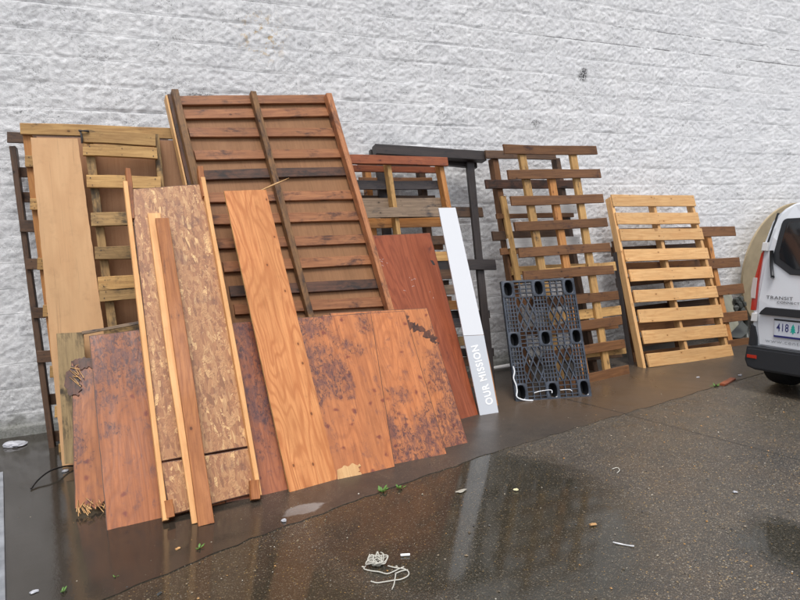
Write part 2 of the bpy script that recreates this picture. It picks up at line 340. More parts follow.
# ------------------------------------------------------------------ ground
def ground_mat(apron):
    t = NT('wet_apron' if apron else 'wet_asphalt')
    g = t.n('ShaderNodeNewGeometry').outputs['Position']
    sx = t.n('ShaderNodeSeparateXYZ'); t.l(g, sx.inputs[0])
    big = t.noise(g, .9, 5, .6, .3); mid = t.noise(g, 5, 5, .65); fine = t.noise(g, 160, 3, .7)
    def near(p, r0, r1, sc=(1, 1, 1), k=.35):
        d = t.vm('LENGTH', t.vm('MULTIPLY', t.vm('SUBTRACT', g, p), sc)); return t.ramp(t.math('ADD', d, t.math('MULTIPLY', t.math('SUBTRACT', mid, .5), k)), r0, r1, 1, 0)
    # standing water: it lies over the slab edge at the left and in a hollow of the asphalt
    pud = near((1.72, -2.86, 0), .75, 1.05, (1, .85, 1), .4)
    lowl = t.ramp(t.math('ADD', t.math('ADD', sx.outputs[0], t.math('MULTIPLY', sx.outputs[1], .45)), t.math('MULTIPLY', t.math('SUBTRACT', mid, .5), .5)), -.75, -.1, 1, 0)
    pud = t.math('MAXIMUM', pud, lowl)
    p = gnd(800, 545); pud = t.math('MAXIMUM', pud, near(tuple(p), .22, .34))
    if apron:
        c = t.mix(t.ramp(big, .35, .68), (.062, .050, .040), (.036, .031, .027))
        c = t.mix(t.ramp(mid, .5, .7, 0, .5), c, (.080, .063, .047))
        c = t.mix(t.ramp(fine, .58, .68, 0, .6), c, (.15, .125, .095))
        vo = t.voro(g, 130, dim='2D'); k = t.n_sep(vo.outputs['Color'])
        c = t.mix(t.math('MULTIPLY', t.ramp(k, .93, .94, 0, .8), t.ramp(vo.outputs['Distance'], .25, .4, 1, 0)), c, (.2, .16, .11))
        c = t.mix(t.ramp(t.noise(g, 2.7, 6, .7, .8), .52, .64, 0, .55), c, (.026, .023, .020))
        p = gnd(600, 392); c = t.mix(near(tuple(p), .3, 1.1, (.6, 1, 1)), c, (.088, .058, .036))
        p = gnd(305, 509); c = t.mix(near(tuple(p), .10, .15, (1, 2.4, 1)), c, (.19, .185, .18))
        p = gnd(330, 534); c = t.mix(near(tuple(p), .05, .10, (1, 2, 1)), c, (.13, .125, .115))
        c = t.mix(t.math('MULTIPLY', lowl, .8), c, (.026, .022, .017))
        rough = t.math('ADD', t.math('MULTIPLY', t.math('SUBTRACT', 1, lowl), t.ramp(big, .35, .65, .16, .36)), .07)
        keep = t.math('SUBTRACT', 1, t.math('MULTIPLY', lowl, .8))
        bmp = t.bump(t.math('MULTIPLY', fine, keep), .3, .002); bmp = t.bump(mid, .10, .012, bmp)
    else:
        c = t.mix(t.ramp(big, .35, .66), (.066, .057, .044), (.042, .037, .031))
        c = t.mix(t.ramp(t.noise(g, 2.1, 4, .6), .48, .66, 0, .5), c, (.085, .062, .040))
        vo = t.voro(g, 95, dim='2D'); k = t.n_sep(vo.outputs['Color'])
        stone = t.ramp(vo.outputs['Distance'], .30, .46, 1, 0)
        cr_ = t.n('ShaderNodeValToRGB'); t.l(k, cr_.inputs[0]); e = cr_.color_ramp.elements; cr_.color_ramp.interpolation = 'CONSTANT'
        e[0].color = (.04, .035, .03, 1); e[1].position = .4; e[1].color = (.095, .08, .062, 1)
        for p_, c_ in ((.6, (.15, .12, .09, 1)), (.76, (.055, .052, .052, 1)), (.86, (.22, .17, .11, 1)), (.93, (.30, .27, .22, 1)), (.98, (.42, .28, .11, 1))):
            x = e.new(p_); x.color = c_
        c = t.mix(t.math('MULTIPLY', stone, .82), c, cr_.outputs[0])
        vo2 = t.voro(g, 210, dim='2D'); k2 = t.n_sep(vo2.outputs['Color'])
        c = t.mix(t.math('MULTIPLY', t.ramp(k2, .90, .91), t.ramp(vo2.outputs['Distance'], .3, .4, .8, 0)), c, (.26, .22, .16))
        c = t.mix(t.math('MULTIPLY', pud, .62), c, (.016, .015, .008))
        dry = t.ramp(t.noise(g, 7, 4, .7), .35, .7, .26, .46)
        rough = t.math('ADD', t.math('MULTIPLY', t.math('SUBTRACT', 1, pud), dry), .012)
        h = t.math('ADD', t.math('MULTIPLY', stone, .8), t.math('MULTIPLY', fine, .5))
        h = t.math('MULTIPLY', h, t.math('SUBTRACT', 1, t.math('MULTIPLY', pud, .95)))
        bmp = t.bump(h, .6, .004); bmp = t.bump(t.math('MULTIPLY', mid, t.math('SUBTRACT', 1, pud)), .12, .012, bmp)
        bmp = t.bump(t.noise(g, 42, 3, .6), .08, .0016, bmp)
    # saw-cut joints
    def line(a, b, wd, c):
        a = Vector(a); b = Vector(b); d = (b-a); L = d.length; d.normalize(); n = Vector((-d.y, d.x, 0))
        r = t.vm('SUBTRACT', g, tuple(a))
        dist = t.math('ABSOLUTE', t.math('ADD', t.vm('DOT_PRODUCT', r, tuple(n)), t.math('MULTIPLY', t.math('SUBTRACT', mid, .5), .03)))
        al = t.vm('DOT_PRODUCT', r, tuple(d))
        f = t.math('MULTIPLY', t.ramp(dist, wd*.5, wd, .85, 0), t.math('MULTIPLY', t.ramp(al, -.02, .02), t.ramp(al, L-.02, L+.02, 1, 0)))
        return t.mix(f, c, (.02, .018, .015))
    c = line(gnd(536, 392), gnd(632, 416), .012, c)
    c = line(gnd(632, 416), gnd(830, 468), .014, c)
    t.base(c); t.rough(rough); t.normal(bmp); t.b.inputs['IOR'].default_value = 1.6
    return t.m
def flat(name, pts, z, mat, **k):
    me = bpy.data.meshes.new(name); me.from_pydata([(x, y, z) for x, y in pts], [], [tuple(range(len(pts)))]); me.update()
    o = link(name, me, mat, Matrix.Identity(4)); tag(o, **k); return o
flat('ground', [(-60, -80), (90, -80), (90, 0.5), (-60, 0.5)], 0, ground_mat(False), kind='structure')
edge_pts = [(-14, -4.6), (-3, -3.4)]
base_line = [(-.6, -3.02), (.6, -2.62), (1.4, -2.42), (2.4, -2.19), (3.98, -1.96), (5.56, -1.72), (9, -1.25), (16, -.6), (30, .2)]
pts = []
prev = (-3, -3.4)
for q in base_line:
    n = max(2, int((q[0]-prev[0])/.07)) if q[0] < 9 else 6
    for i in range(n):
        s = i/n; x = prev[0]+(q[0]-prev[0])*s; y = prev[1]+(q[1]-prev[1])*s
        pts.append((x, y+random.uniform(-.014, .014)))
    prev = q
top_ = [(-14, .4), (-14, -4.6)] + pts + [(30, .3)]
me = bpy.data.meshes.new('pavement'); n_ = len(top_)
me.from_pydata([(x, y, .004) for x, y in top_]+[(x, y, -.01) for x, y in top_], [], [tuple(range(n_))]+[(i, n_+i, n_+(i+1) % n_, (i+1) % n_) for i in range(n_)]); me.update()
o = link('pavement', me, ground_mat(True), Matrix.Identity(4)); tag(o, kind='structure')

# ------------------------------------------------------------------ panels: leaning planes
class Panel:
    """origin o on the ground, e along the foot, v up the lean, n out towards the camera"""
    def __init__(s, bl, br, tp, ty, z0=0.):
        s.o = Vector((bl[0], bl[1], z0)); s.e = Vector((br[0]-bl[0], br[1]-bl[1], 0)).normalized()
        t = dep(tp[0], tp[1], ty)-s.o
        s.n = s.e.cross(t).normalized()
        if s.n.y > 0: s.n = -s.n
        s.v = s.n.cross(s.e).normalized()
        if s.v.z < 0: s.v = -s.v
        s.mid = s.o + (Vector((br[0], br[1], z0))-s.o)*.5
    def P(s, px, py, w=0.):
        d = ray(px, py); o = s.o+s.n*w
        return CAM+d*(((o-CAM).dot(s.n))/d.dot(s.n))
    def uv(s, u, v, w=0.): return s.o+s.e*u+s.v*v+s.n*w
    def root_mat(s):
        m = Matrix.Identity(4)
        for i in range(3): m[i][0] = s.e[i]; m[i][1] = -s.n[i]; m[i][2] = s.v[i]; m[i][3] = s.mid[i]
        return m
def frame(c, x, z):
    x = x.normalized(); z = (z-x*z.dot(x)).normalized(); y = z.cross(x)
    m = Matrix.Identity(4)
    for i in range(3): m[i][0] = x[i]; m[i][1] = y[i]; m[i][2] = z[i]; m[i][3] = c[i]
    return m
def board_mesh(name, L, W, T, bow=.002, ch=.003, seg=10, rag=0.):
    """a sawn board along local X with eased edges, a slight bow and uneven ends"""
    vs = []; fs = []
    ph = random.uniform(0, 6); b1 = random.uniform(-1, 1)*bow; b2 = random.uniform(-1, 1)*bow; tw = random.uniform(-1, 1)*bow*1.5/W
    ch = min(ch, T*.3, W*.3)
    prof = [(-W/2, -T/2+ch), (-W/2+ch, -T/2), (W/2-ch, -T/2), (W/2, -T/2+ch), (W/2, T/2-ch), (W/2-ch, T/2), (-W/2+ch, T/2), (-W/2, T/2-ch)]
    for i in range(seg+1):
        s = i/seg; x = (s-.5)*L; q = math.sin(s*math.pi)
        wob = math.sin(s*9+ph)*.0015 + random.uniform(-.0007, .0007)
        for j, (y, z) in enumerate(prof):
            ex = 0
            if rag and i in (0, seg): ex = random.uniform(-rag, rag)
            vs.append((x+ex+random.uniform(-.0005, .0005), y+b1*q*1.5+wob*(1 if y > 0 else -.6), z+b2*q*3+tw*(s-.5)*y))
    for i in range(seg):
        for j in range(8):
            a = i*8+j; b = i*8+(j+1) % 8; fs.append((a, a+8, b+8, b))
    fs.append(tuple(range(8))); fs.append(tuple(seg*8+7-j for j in range(8)))
    me = bpy.data.meshes.new(name); me.from_pydata(vs, [], fs); me.update()
    bm = bmesh.new(); bm.from_mesh(me); bmesh.ops.recalc_face_normals(bm, faces=bm.faces); bm.to_mesh(me); bm.free()
    return me
def add_nails(me, L, W, T):
    bm = bmesh.new(); bm.from_mesh(me)
    for x in (-L/2+.035, L/2-.035, 0.):
        for y in (-W*.27, W*.24):
            x_ = x+random.uniform(-.012, .012); y_ = y+random.uniform(-.008, .008); r_ = random.uniform(.0032, .0048)
            f = bm.faces.new([bm.verts.new((x_+r_*math.cos(k*math.pi/3), y_+r_*math.sin(k*math.pi/3), T/2+.0022)) for k in range(6)]); f.material_index = 1
    bm.to_mesh(me); bm.free()
M['nail'] = plain('rusty_nail', (.03, .022, .02), .5)
def bd(P, name, a, b, W, T, w, mat, parent=None, uv=False, bow=.0035, rag=0., label=None):
    """a board whose front centre line runs from a to b; w = height of its front face above the panel plane"""
    A = P.uv(*a, w-T/2) if uv else P.P(*a, w); B = P.uv(*b, w-T/2) if uv else P.P(*b, w)
    if not uv: A = A-P.n*T/2; B = B-P.n*T/2
    L = (B-A).length
    me = board_mesh(name, L, W, T, bow, rag=rag)
    if name in ('deck_board', 'slat', 'back_board', 'cross_board'): add_nails(me, L, W, T)
    o = link(name, me, [M[mat], M['nail']], frame((A+B)/2, B-A, P.n), parent)
    if label: o['label'] = label
    return o
def sh(P, name, poly, T, w, mat, parent=None, uv=False, rag=.002, edge='plyedge', step=.06, ragged=(), bend=0.):
    """a sheet cut to the outline poly (front face at w); grain runs up the panel"""
    pts = [P.uv(*q, w) if uv else P.P(*q, w) for q in poly]
    loc = [((p-P.o).dot(P.e), (p-P.o).dot(P.v)) for p in pts]
    cu_ = sum(q[0] for q in loc)/len(loc); cv = sum(q[1] for q in loc)/len(loc)
    out = []
    for i, a in enumerate(loc):
        b = loc[(i+1) % len(loc)]; L = math.dist(a, b); n = max(1, int(L/(step if i not in ragged else .012)))
        nx, ny = (b[1]-a[1])/L, -(b[0]-a[0])/L
        for k in range(n):
            s = k/n; j = random.uniform(-rag, rag)*(0 if k == 0 else 1)*(9 if i in ragged else 1)
            out.append((a[0]+(b[0]-a[0])*s+nx*j, a[1]+(b[1]-a[1])*s+ny*j))
    # local x = up, y = -across(so that z = outwards is right handed)
    vs = [(v-cv, -(u-cu_), 0) for u, v in out]; n = len(vs)
    vs += [(x, y, -T) for x, y, _ in vs]
    me = bpy.data.meshes.new(name)
    fs = [tuple(range(n)), tuple(n+n-1-i for i in range(n))] + [(i, (i+1) % n, n+(i+1) % n, n+i) for i in range(n)]
    me.from_pydata(vs, [], fs); me.update()
    bm = bmesh.new(); bm.from_mesh(me); bmesh.ops.recalc_face_normals(bm, faces=bm.faces)
    for f in bm.faces: f.material_index = 0 if abs(f.normal.z) > .5 else 1
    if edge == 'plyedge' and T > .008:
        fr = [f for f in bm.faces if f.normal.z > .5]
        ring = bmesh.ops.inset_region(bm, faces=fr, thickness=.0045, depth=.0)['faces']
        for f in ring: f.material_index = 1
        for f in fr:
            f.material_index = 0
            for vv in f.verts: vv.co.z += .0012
    bm.to_mesh(me); bm.free()
    c = P.uv(cu_, cv, w)
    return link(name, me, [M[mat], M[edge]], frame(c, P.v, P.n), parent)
def boxm(name, size, mat, world, parent=None, bev=.003, mats=None):
    bm = bmesh.new(); bmesh.ops.create_cube(bm, size=1)
    for v in bm.verts: v.co = Vector((v.co.x*size[0], v.co.y*size[1], v.co.z*size[2]))
    if bev: bmesh.ops.bevel(bm, geom=bm.edges[:], offset=bev, segments=2, affect='EDGES', profile=.6)
    me = bpy.data.meshes.new(name); bm.to_mesh(me); bm.free()
    return link(name, me, mat, world, parent)
def tube_data(pts, r, ns=6):
    pts = [Vector(p) for p in pts]; vs = []; fs = []
    for i, p in enumerate(pts):
        d = (pts[min(i+1, len(pts)-1)]-pts[max(i-1, 0)]).normalized()
        a = d.cross(Vector((0, 0, 1)));
        if a.length < 1e-3: a = Vector((1, 0, 0))
        a.normalize(); b = a.cross(d); rr = r[i] if isinstance(r, list) else r
        for k in range(ns): vs.append(p+a*rr*math.cos(k*2*math.pi/ns)+b*rr*math.sin(k*2*math.pi/ns))
    for i in range(len(pts)-1):
        for k in range(ns): fs.append((i*ns+k, i*ns+(k+1) % ns, (i+1)*ns+(k+1) % ns, (i+1)*ns+k))
    fs.append(tuple(range(ns))); fs.append(tuple((len(pts)-1)*ns+ns-1-k for k in range(ns)))
    return vs, fs
def smooth_path(pts, n=8):
    pts = [Vector(p) for p in pts]; out = []
    for i in range(len(pts)-1):
        p0, p1, p2, p3 = pts[max(i-1, 0)], pts[i], pts[i+1], pts[min(i+2, len(pts)-1)]
        for k in range(n):
            t = k/n; out.append(.5*((2*p1)+(p2-p0)*t+(2*p0-5*p1+4*p2-p3)*t*t+(3*p1-p0-3*p2+p3)*t**3))
    return out+[pts[-1]]
def tubes(name, paths, r, mat, parent=None, ns=6):
    V = []; Fc = []
    for p in paths:
        v, f = tube_data(p, r, ns); o = len(V); V += v; Fc += [tuple(i+o for i in q) for q in f]
    c = sum((Vector(v) for v in V), Vector())/len(V); zmin = min(v[2] for v in V); c.z = zmin
    me = bpy.data.meshes.new(name); me.from_pydata([tuple(Vector(v)-c) for v in V], [], Fc); me.update()
    for p in me.polygons: p.use_smooth = True
    return link(name, me, mat, Matrix.Translation(c), parent)

# ================================================================== THE LEFT GROUP
# dark pallet, farthest left, against the wall
P = Panel((-.60, -.47), (.5, -.55), (8, 132), -.16)
r = root('wooden_pallet', P.root_mat(), 'dark brown wet pallet at the far left, mostly behind a yellow pallet', 'pallet', 'wooden pallets leaning on the wall')
bd(P, 'stringer', (12, 146), (52, 450), .040, .085, 0, 'darkbrown', r)
bd(P, 'stringer', (80, 146), (110, 445), .040, .085, 0, 'darkbrown', r)
bd(P, 'stringer', (150, 146), (170, 440), .040, .085, 0, 'darkbrown', r)
for yl, x0, hh in ((137, 7, .085), (172, 17, .08), (197, 20, .08), (226, 20, .09), (264, 26, .085), (313, 33, .085), (357, 37, .09), (400, 44, .085), (437, 48, .085)):
    bd(P, 'deck_board', (x0, yl), (168, yl+2-(yl-187)*.05), hh, .018, .018 if yl in (137, 226, 264, 313, 357) else -.087, 'darkbrown', r, rag=.003)

# yellow pallet behind the plank
P = Panel((-.50, -.62), (.55, -.72), (20, 122), -.36)
CP = P
r = root('wooden_pallet', P.root_mat(), 'tall yellow pallet with a full-width top rail, behind the pale plank', 'pallet', 'wooden pallets leaning on the wall')
bd(P, 'top_rail', (20, 128.5), (186, 134), .085, .03, .004, 'pine_old', r)
bd(P, 'stringer', (27, 135), (68, 452), .06, .09, -.022, 'orange', r)
bd(P, 'stringer', (100, 135), (130, 445), .04, .09, -.022, 'orange', r)
bd(P, 'stringer', (186, 138), (215, 440), .04, .09, -.022, 'orange', r)
for y0 in (161, 204, 264, 311, 372, 412, 450):
    sx0 = 20+(y0-122)*.118
    bd(P, 'deck_board', (sx0+.5, y0), (178+(y0-122)*.1, y0+3-(y0-187)*.075), .088, .02, 0, 'pine_old', r, rag=.004)

# brown plywood sheet between the yellow pallet and the narrow one
P2 = Panel((-.50, -.645), (.55, -.745), (20, 122), -.378)
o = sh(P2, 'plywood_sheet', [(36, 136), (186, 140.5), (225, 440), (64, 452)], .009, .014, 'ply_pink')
tag(o, 'pinkish brown plywood sheet seen between the slats of the narrow grimy pallet', 'plywood sheet', 'plywood sheets')

# narrow grimy pallet
P = Panel((-.46, -.98), (.5, -.99), (82, 137), -.60)
r = root('wooden_pallet', P.root_mat(), 'narrow grimy yellow pallet with paired slats, right of the pale plank', 'pallet', 'wooden pallets leaning on the wall')
bd(P, 'stringer', (87.5, 133), (127, 440), .06, .085, -.005, 'pine_grime', r)
bd(P, 'stringer', (156, 134), (186, 440), .042, .085, -.005, 'pine_grime', r)
for yc, wd, mt in ((135.5, .095, 'pine_old'), (149.3, .088, 'pine_old'), (181, .095, 'pine_old'), (219.5, .10, 'pine_grime'), (253, .095, 'pine_grime'), (284, .098, 'pine_old'), (296, .085, 'pine_grime'), (334, .09, 'pine_grime'), (372, .09, 'pine_grime'), (410, .09, 'pine_grime')):
    xl = 79+(yc-130)*.115
    bd(P, 'deck_board', (xl+1.5, yc), (xl+76, yc+1.6-(yc-187)*.06), wd, .032, .027, mt, r, rag=.002)
bd(P, 'bracket', (78.5, 130.5), (89, 131), .012, .012, .044, 'blackened', r)
bd(P, 'bracket', (79.8, 130), (82, 143), .014, .012, .040, 'blackened', r)

# pale birch plank
P = Panel((-.46, -.99), (-.08, -.985), (30, 137), -.60)
o = sh(P, 'plywood_plank', [(30.5, 137.5), (77.5, 138.5), (104, 330), (116, 462), (62.5, 468)], .015, .0, 'ply_pale', edge='pine_old')
tag(o, 'smooth pale birch plywood plank standing tall at the left', 'plywood plank', 'plywood sheets')

# black-streaked short frame
P = Panel((-.45, -1.13), (.2, -1.13), (57, 332), -.93)
r = root('weathered_board_frame', P.root_mat(), 'weathered short frame with black-streaked board and thin top rail, left end', 'frame')
bd(P, 'post', (70, 333), (78.5, 462), .17, .022, 0, 'streaked', r, rag=.004)
bd(P, 'top_rail', (82, 333), (142, 322), .022, .03, .02, 'weathered', r)
bd(P, 'post', (140, 328), (148, 458), .06, .03, -.012, 'weathered', r)

# ================================================================== LOUVRED CRATE SIDE
P = Panel((.62, -1.62), (.62+1.4*.991, -1.62+1.4*.122), (168, 90), -.51)
P.e = Vector((.991, .122, .057)).normalized(); P.v = Vector((-.098, .366, .925)).normalized(); P.n = P.e.cross(P.v).normalized()
if P.n.y > 0: P.n = -P.n
P.v = P.v-P.e*P.v.dot(P.e); P.v.normalize()
P.o = Vector((.76, -1.6, 0)); P.mid = P.o+P.e*.7; P.mid.z = 0
SP = P
r = root('crate_side', P.root_mat(), 'large leaning crate side with horizontal red-brown slats and three long battens', 'crate panel')
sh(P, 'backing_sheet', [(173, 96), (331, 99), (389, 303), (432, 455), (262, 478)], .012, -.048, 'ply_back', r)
rows = [(98.5, 97.0, 'louvre'), (112.5, 110, 'louvre'), (130.5, 130.5, 'louvre'), (153.5, 151.5, 'louvre'), (173.5, 169.5, 'louvre_dark'), (196, 193, 'louvre'), (218, 214, 'louvre'), (242, 237, 'louvre'), (265.5, 258, 'louvre'), (290, 282, 'louvre_dark'), (308, 300, 'louvre'), (334, 322, 'louvre'), (360, 345, 'louvre_dark'), (386, 369, 'louvre'), (412, 393, 'louvre')]
for yl, yr, mt in rows:
    ym = (yl+yr)/2
    xl = 181+(ym-98)*.262; xr = 327+(ym-98)*.283
    # the slat overhangs the sheet like a shelf: its lower edge stands proud
    A = P.P(xl, yl+1, -.012); B = P.P(xr, yr+1, -.012); L = (B-A).length
    me = board_mesh('slat', L, .088, .026, .0015)
    tilt = R(-6)
    f = frame((A+B)/2-P.n*.024, B-A, P.n) @ Matrix.Rotation(tilt, 4, 'X')
    link('slat', me, M[mt], f, r)
def batten(x0, y0, x1, y1, W, T, w, mt, nm='batten'):
    bd(P, nm, (x0, y0), (x1, y1), W, T, w, mt, r, bow=.004)
batten(175, 89, 262, 470, .050, .07, .052, 'batten')
batten(253.5, 91, 348, 456, .050, .055, .044, 'batten')
batten(329, 93, 430, 448, .050, .075, .048, 'louvre')
bd(P, 'side_board', (170.5, 94), (257, 474), .045, .085, -.004, 'louvre_dark', r)
bd(P, 'side_board', (166.5, 95), (252, 475), .014, .085, .004, 'pine', r)

# ================================================================== FRONT ROW OF WET SHEETS
def leaning_sheet(bl, br, tp, ty, poly, T, w, mt, label, **k):
    Q = Panel(bl, br, tp, ty); o = sh(Q, k.pop('name', 'plywood_sheet'), poly, T, w, mt, **k); tag(o, label, 'plywood sheet', 'plywood sheets'); return Q, o
# rotten strip at the left end
QR = Panel((-.35, -1.90), (-.13, -1.905), (68, 372), -1.42)
r = root('plywood_sheet', QR.root_mat(), 'broken plywood strip with rotten top edge and splintered foot at the row end', 'plywood sheet', 'plywood sheets')
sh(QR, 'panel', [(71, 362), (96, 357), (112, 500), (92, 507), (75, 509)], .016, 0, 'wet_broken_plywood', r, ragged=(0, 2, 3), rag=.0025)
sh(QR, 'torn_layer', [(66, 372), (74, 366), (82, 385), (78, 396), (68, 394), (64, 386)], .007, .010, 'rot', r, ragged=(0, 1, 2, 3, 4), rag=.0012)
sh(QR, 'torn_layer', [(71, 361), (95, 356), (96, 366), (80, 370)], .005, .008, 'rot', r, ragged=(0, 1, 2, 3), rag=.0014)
V = []; 
for i in range(26):
    a = QR.P(random.uniform(76, 108), random.uniform(497, 508), .002); dirv = (-QR.v*random.uniform(.02, .07)+QR.e*random.uniform(-.03, .05)+QR.n*random.uniform(0, .02))
    V.append([a, a+dirv*.6, a+dirv])
for i in range(9):
    a = QR.P(random.uniform(69, 78), random.uniform(366, 378), .012); dirv = QR.v*random.uniform(-.09, .05)+QR.e*random.uniform(-.01, .07)+QR.n*random.uniform(0, .02)
    V.append([a, a+dirv*.6, a+dirv])
tubes('splinters', V, .0028, M['splinter'], r, 4)
# S5..S2, back to front
QC = Panel((1.30, -2.0), (2.28, -1.95), (428, 308), -1.36)
r = root('plywood_sheet', QC.root_mat(), 'rightmost low wet plywood sheet, orange with a dark curved crack at its top', 'plywood sheet', 'plywood sheets')
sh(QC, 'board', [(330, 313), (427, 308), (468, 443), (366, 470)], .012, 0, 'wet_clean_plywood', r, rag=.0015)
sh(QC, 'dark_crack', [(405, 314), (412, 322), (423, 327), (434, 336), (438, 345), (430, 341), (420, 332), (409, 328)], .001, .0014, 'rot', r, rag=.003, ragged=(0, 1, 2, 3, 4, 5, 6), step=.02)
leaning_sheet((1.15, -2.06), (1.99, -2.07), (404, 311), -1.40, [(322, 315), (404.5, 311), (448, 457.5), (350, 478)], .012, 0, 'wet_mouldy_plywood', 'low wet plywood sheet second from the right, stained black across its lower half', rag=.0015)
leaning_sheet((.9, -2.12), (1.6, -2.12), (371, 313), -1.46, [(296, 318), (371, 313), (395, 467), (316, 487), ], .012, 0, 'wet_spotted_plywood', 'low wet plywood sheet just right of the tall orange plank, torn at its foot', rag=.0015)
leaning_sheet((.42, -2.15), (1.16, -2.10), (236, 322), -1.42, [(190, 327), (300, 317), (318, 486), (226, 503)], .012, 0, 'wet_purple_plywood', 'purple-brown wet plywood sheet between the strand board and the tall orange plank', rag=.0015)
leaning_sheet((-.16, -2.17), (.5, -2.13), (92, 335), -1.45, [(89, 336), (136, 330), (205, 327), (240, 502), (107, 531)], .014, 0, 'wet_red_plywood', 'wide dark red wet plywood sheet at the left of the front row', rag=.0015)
# torn light patch with lifted veneer at the foot of S3
QT = Panel((.9, -2.12), (1.6, -2.12), (371, 313), -1.46)
o = sh(QT, 'veneer_flake', [(337, 470), (352, 463), (361, 466), (358, 472), (362, 475), (338, 482)], .003, .0055, 'splinter', ragged=(0, 1, 2, 3), rag=.0014)
tag(o, 'pale torn veneer flake at the foot of the low sheet by the orange plank', 'veneer flake')

# ================================================================== ORANGE PLYWOOD PLANK
P = Panel((.87, -2.17), (1.19, -2.12), (225, 190), -1.02)
r = root('plywood_plank', P.root_mat(), 'tall orange fir plywood plank with knots leaning across the crate side', 'plywood plank', 'plywood sheets')
sh(P, 'board', [(224, 191), (266, 189.5), (337.5, 480), (290, 493.5)], .016, 0, 'ply_new', r, rag=.001, edge='pine_old')
a = P.P(261, 190.5, -.006); b = P.P(289, 178, .03)
tubes('splinter', [[a, a.lerp(b, .4), b]], [.006, .008, .002], M['splinter'], r, 5)

# ================================================================== STRAND BOARD WITH STUDS
P = Panel((.14, -2.22), (.70, -2.16), (122, 178), -.98)
OP = P
r = root('strand_board_panel', P.root_mat(), 'tall strand board panel edged with two studs, leaning at the left', 'strand board panel')
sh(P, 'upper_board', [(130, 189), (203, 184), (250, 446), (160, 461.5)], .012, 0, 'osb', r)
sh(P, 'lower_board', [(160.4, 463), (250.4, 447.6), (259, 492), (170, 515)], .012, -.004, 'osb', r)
bd(P, 'stud', (125.5, 181), (166, 520), .030, .045, .044, 'stud', r)
bd(P, 'stud', (203, 177), (260, 495), .030, .045, .044, 'stud', r)
bd(P, 'top_block', (128, 168), (131.5, 218), .036, .055, .012, 'stud_brown', r)
bd(P, 'top_block', (200.5, 166), (206, 196), .040, .055, .040, 'stud_brown', r)
bd(P, 'foot_block', (168.5, 500), (171, 517), .045, .05, .052, 'stud_brown', r)
bd(P, 'foot_block', (254.5, 480), (256, 499), .055, .04, .062, 'stud_brown', r)

# two loose studs leaning on it
PB = Panel((.27, -2.33), (.45, -2.33), (150, 213), -1.16)
o = bd(PB, 'wooden_stud', (154, 213), (200, 522), .085, .036, .0, 'stud'); tag(o, 'bright orange stud leaning on the strand board, behind the brown one', 'stud', 'loose studs')
o = bd(PB, 'wooden_stud', (162, 218), (206.5, 524.5), .088, .034, .036, 'stud_brown'); tag(o, 'brown wet stud leaning in front on the strand board', 'stud', 'loose studs')

# ================================================================== RED TOPPED PALLET AND WHAT STANDS BEHIND IT
P = Panel((2.02, -.92), (3.0, -.86), (352, 155), -.42)
r = root('wooden_pallet', P.root_mat(), 'tall pallet with a red-brown top rail, behind the red plywood sheet', 'pallet', 'wooden pallets leaning on the wall')
bd(P, 'top_rail', (340, 158.6), (448, 161.5), .082, .035, .062, 'red_top', r)
bd(P, 'stringer', (388.5, 160), (425, 415), .040, .085, .024, 'pine_old', r)
bd(P, 'stringer', (441, 163), (486, 408), .050, .085, .024, 'orange', r)
bd(P, 'stringer', (345, 160), (372, 420), .040, .085, .024, 'orange', r)
bd(P, 'cross_board', (346, 168), (440, 170), .06, .018, -.062, 'red_top', r)
for y0, w_, wd, mt in ((184.5, -.062, .085, 'bluegrey'), (202.5, -.062, .09, 'weathered'), (212.5, .044, .095, 'weathered'), (222.5, -.062, .09, 'orange'), (241, -.062, .09, 'darkbrown'), (258, -.062, .09, 'pine_old'), (276, -.062, .09, 'darkbrown'), (292, .044, .09, 'weathered'), (308, -.062, .09, 'orange'), (326, -.062, .09, 'bluegrey'), (345, .044, .09, 'pine_grime'), (366, -.062, .09, 'darkbrown'), (388, .044, .09, 'brown')):
    xr = 441+(y0-160)*.165
    bd(P, 'deck_board', (346+(y0-160)*.1, y0+(y0-190)*.03), (xr, y0-(y0-190)*.03), wd, .018, w_, mt, r, rag=.002)
# the one behind
P = Panel((2.05, -.62), (3.15, -.60), (366, 150), -.20)
r = root('wooden_pallet', P.root_mat(), 'brown pallet behind the red-railed pallet, seen through its gaps', 'pallet', 'wooden pallets leaning on the wall')
bd(P, 'stringer', (367, 160), (392, 400), .06, .085, 0, 'orange', r)
bd(P, 'stringer', (421, 160), (448, 390), .065, .085, 0, 'darkbrown', r)
for y0, mt in ((165, 'darkbrown'), (181, 'brown'), (199, 'darkbrown'), (246, 'brown'), (262, 'weathered'), (284, 'darkbrown'), (300, 'brown'), (318, 'darkbrown'), (338, 'weathered'), (360, 'brown')):
    bd(P, 'deck_board', (358+(y0-165)*.08, y0), (430+(y0-165)*.16, y0), .075, .018, .018, mt, r, rag=.002)

# blackened tall rack
P = Panel((2.45, -.80), (3.35, -.78), (470, 160), -.17)
r = root('timber_rack', P.root_mat(), 'blackened timber rack with a thick top beam, rising above the red-railed pallet', 'timber rack')
bd(P, 'top_beam', (376, 148.5), (486, 155.5), .10, .09, .09, 'blackened', r, bow=.002)
bd(P, 'back_beam', (371, 153.5), (477, 163.5), .09, .05, -.02, 'blackened', r)
bd(P, 'post', (470.5, 162), (493, 392), .08, .04, .03, 'blackened', r)
bd(P, 'post', (380, 160), (405, 395), .085, .04, .03, 'blackened', r)
for y0, xr in ((212, 483), (264.5, 496), (314, 490), (352, 494)):
    bd(P, 'cross_bar', (385, y0+1), (xr, y0), .105 if y0 < 300 else .08, .03, -.012 if y0 != 264.5 else .062, 'blackened' if y0 > 212 else 'darkbrown', r)

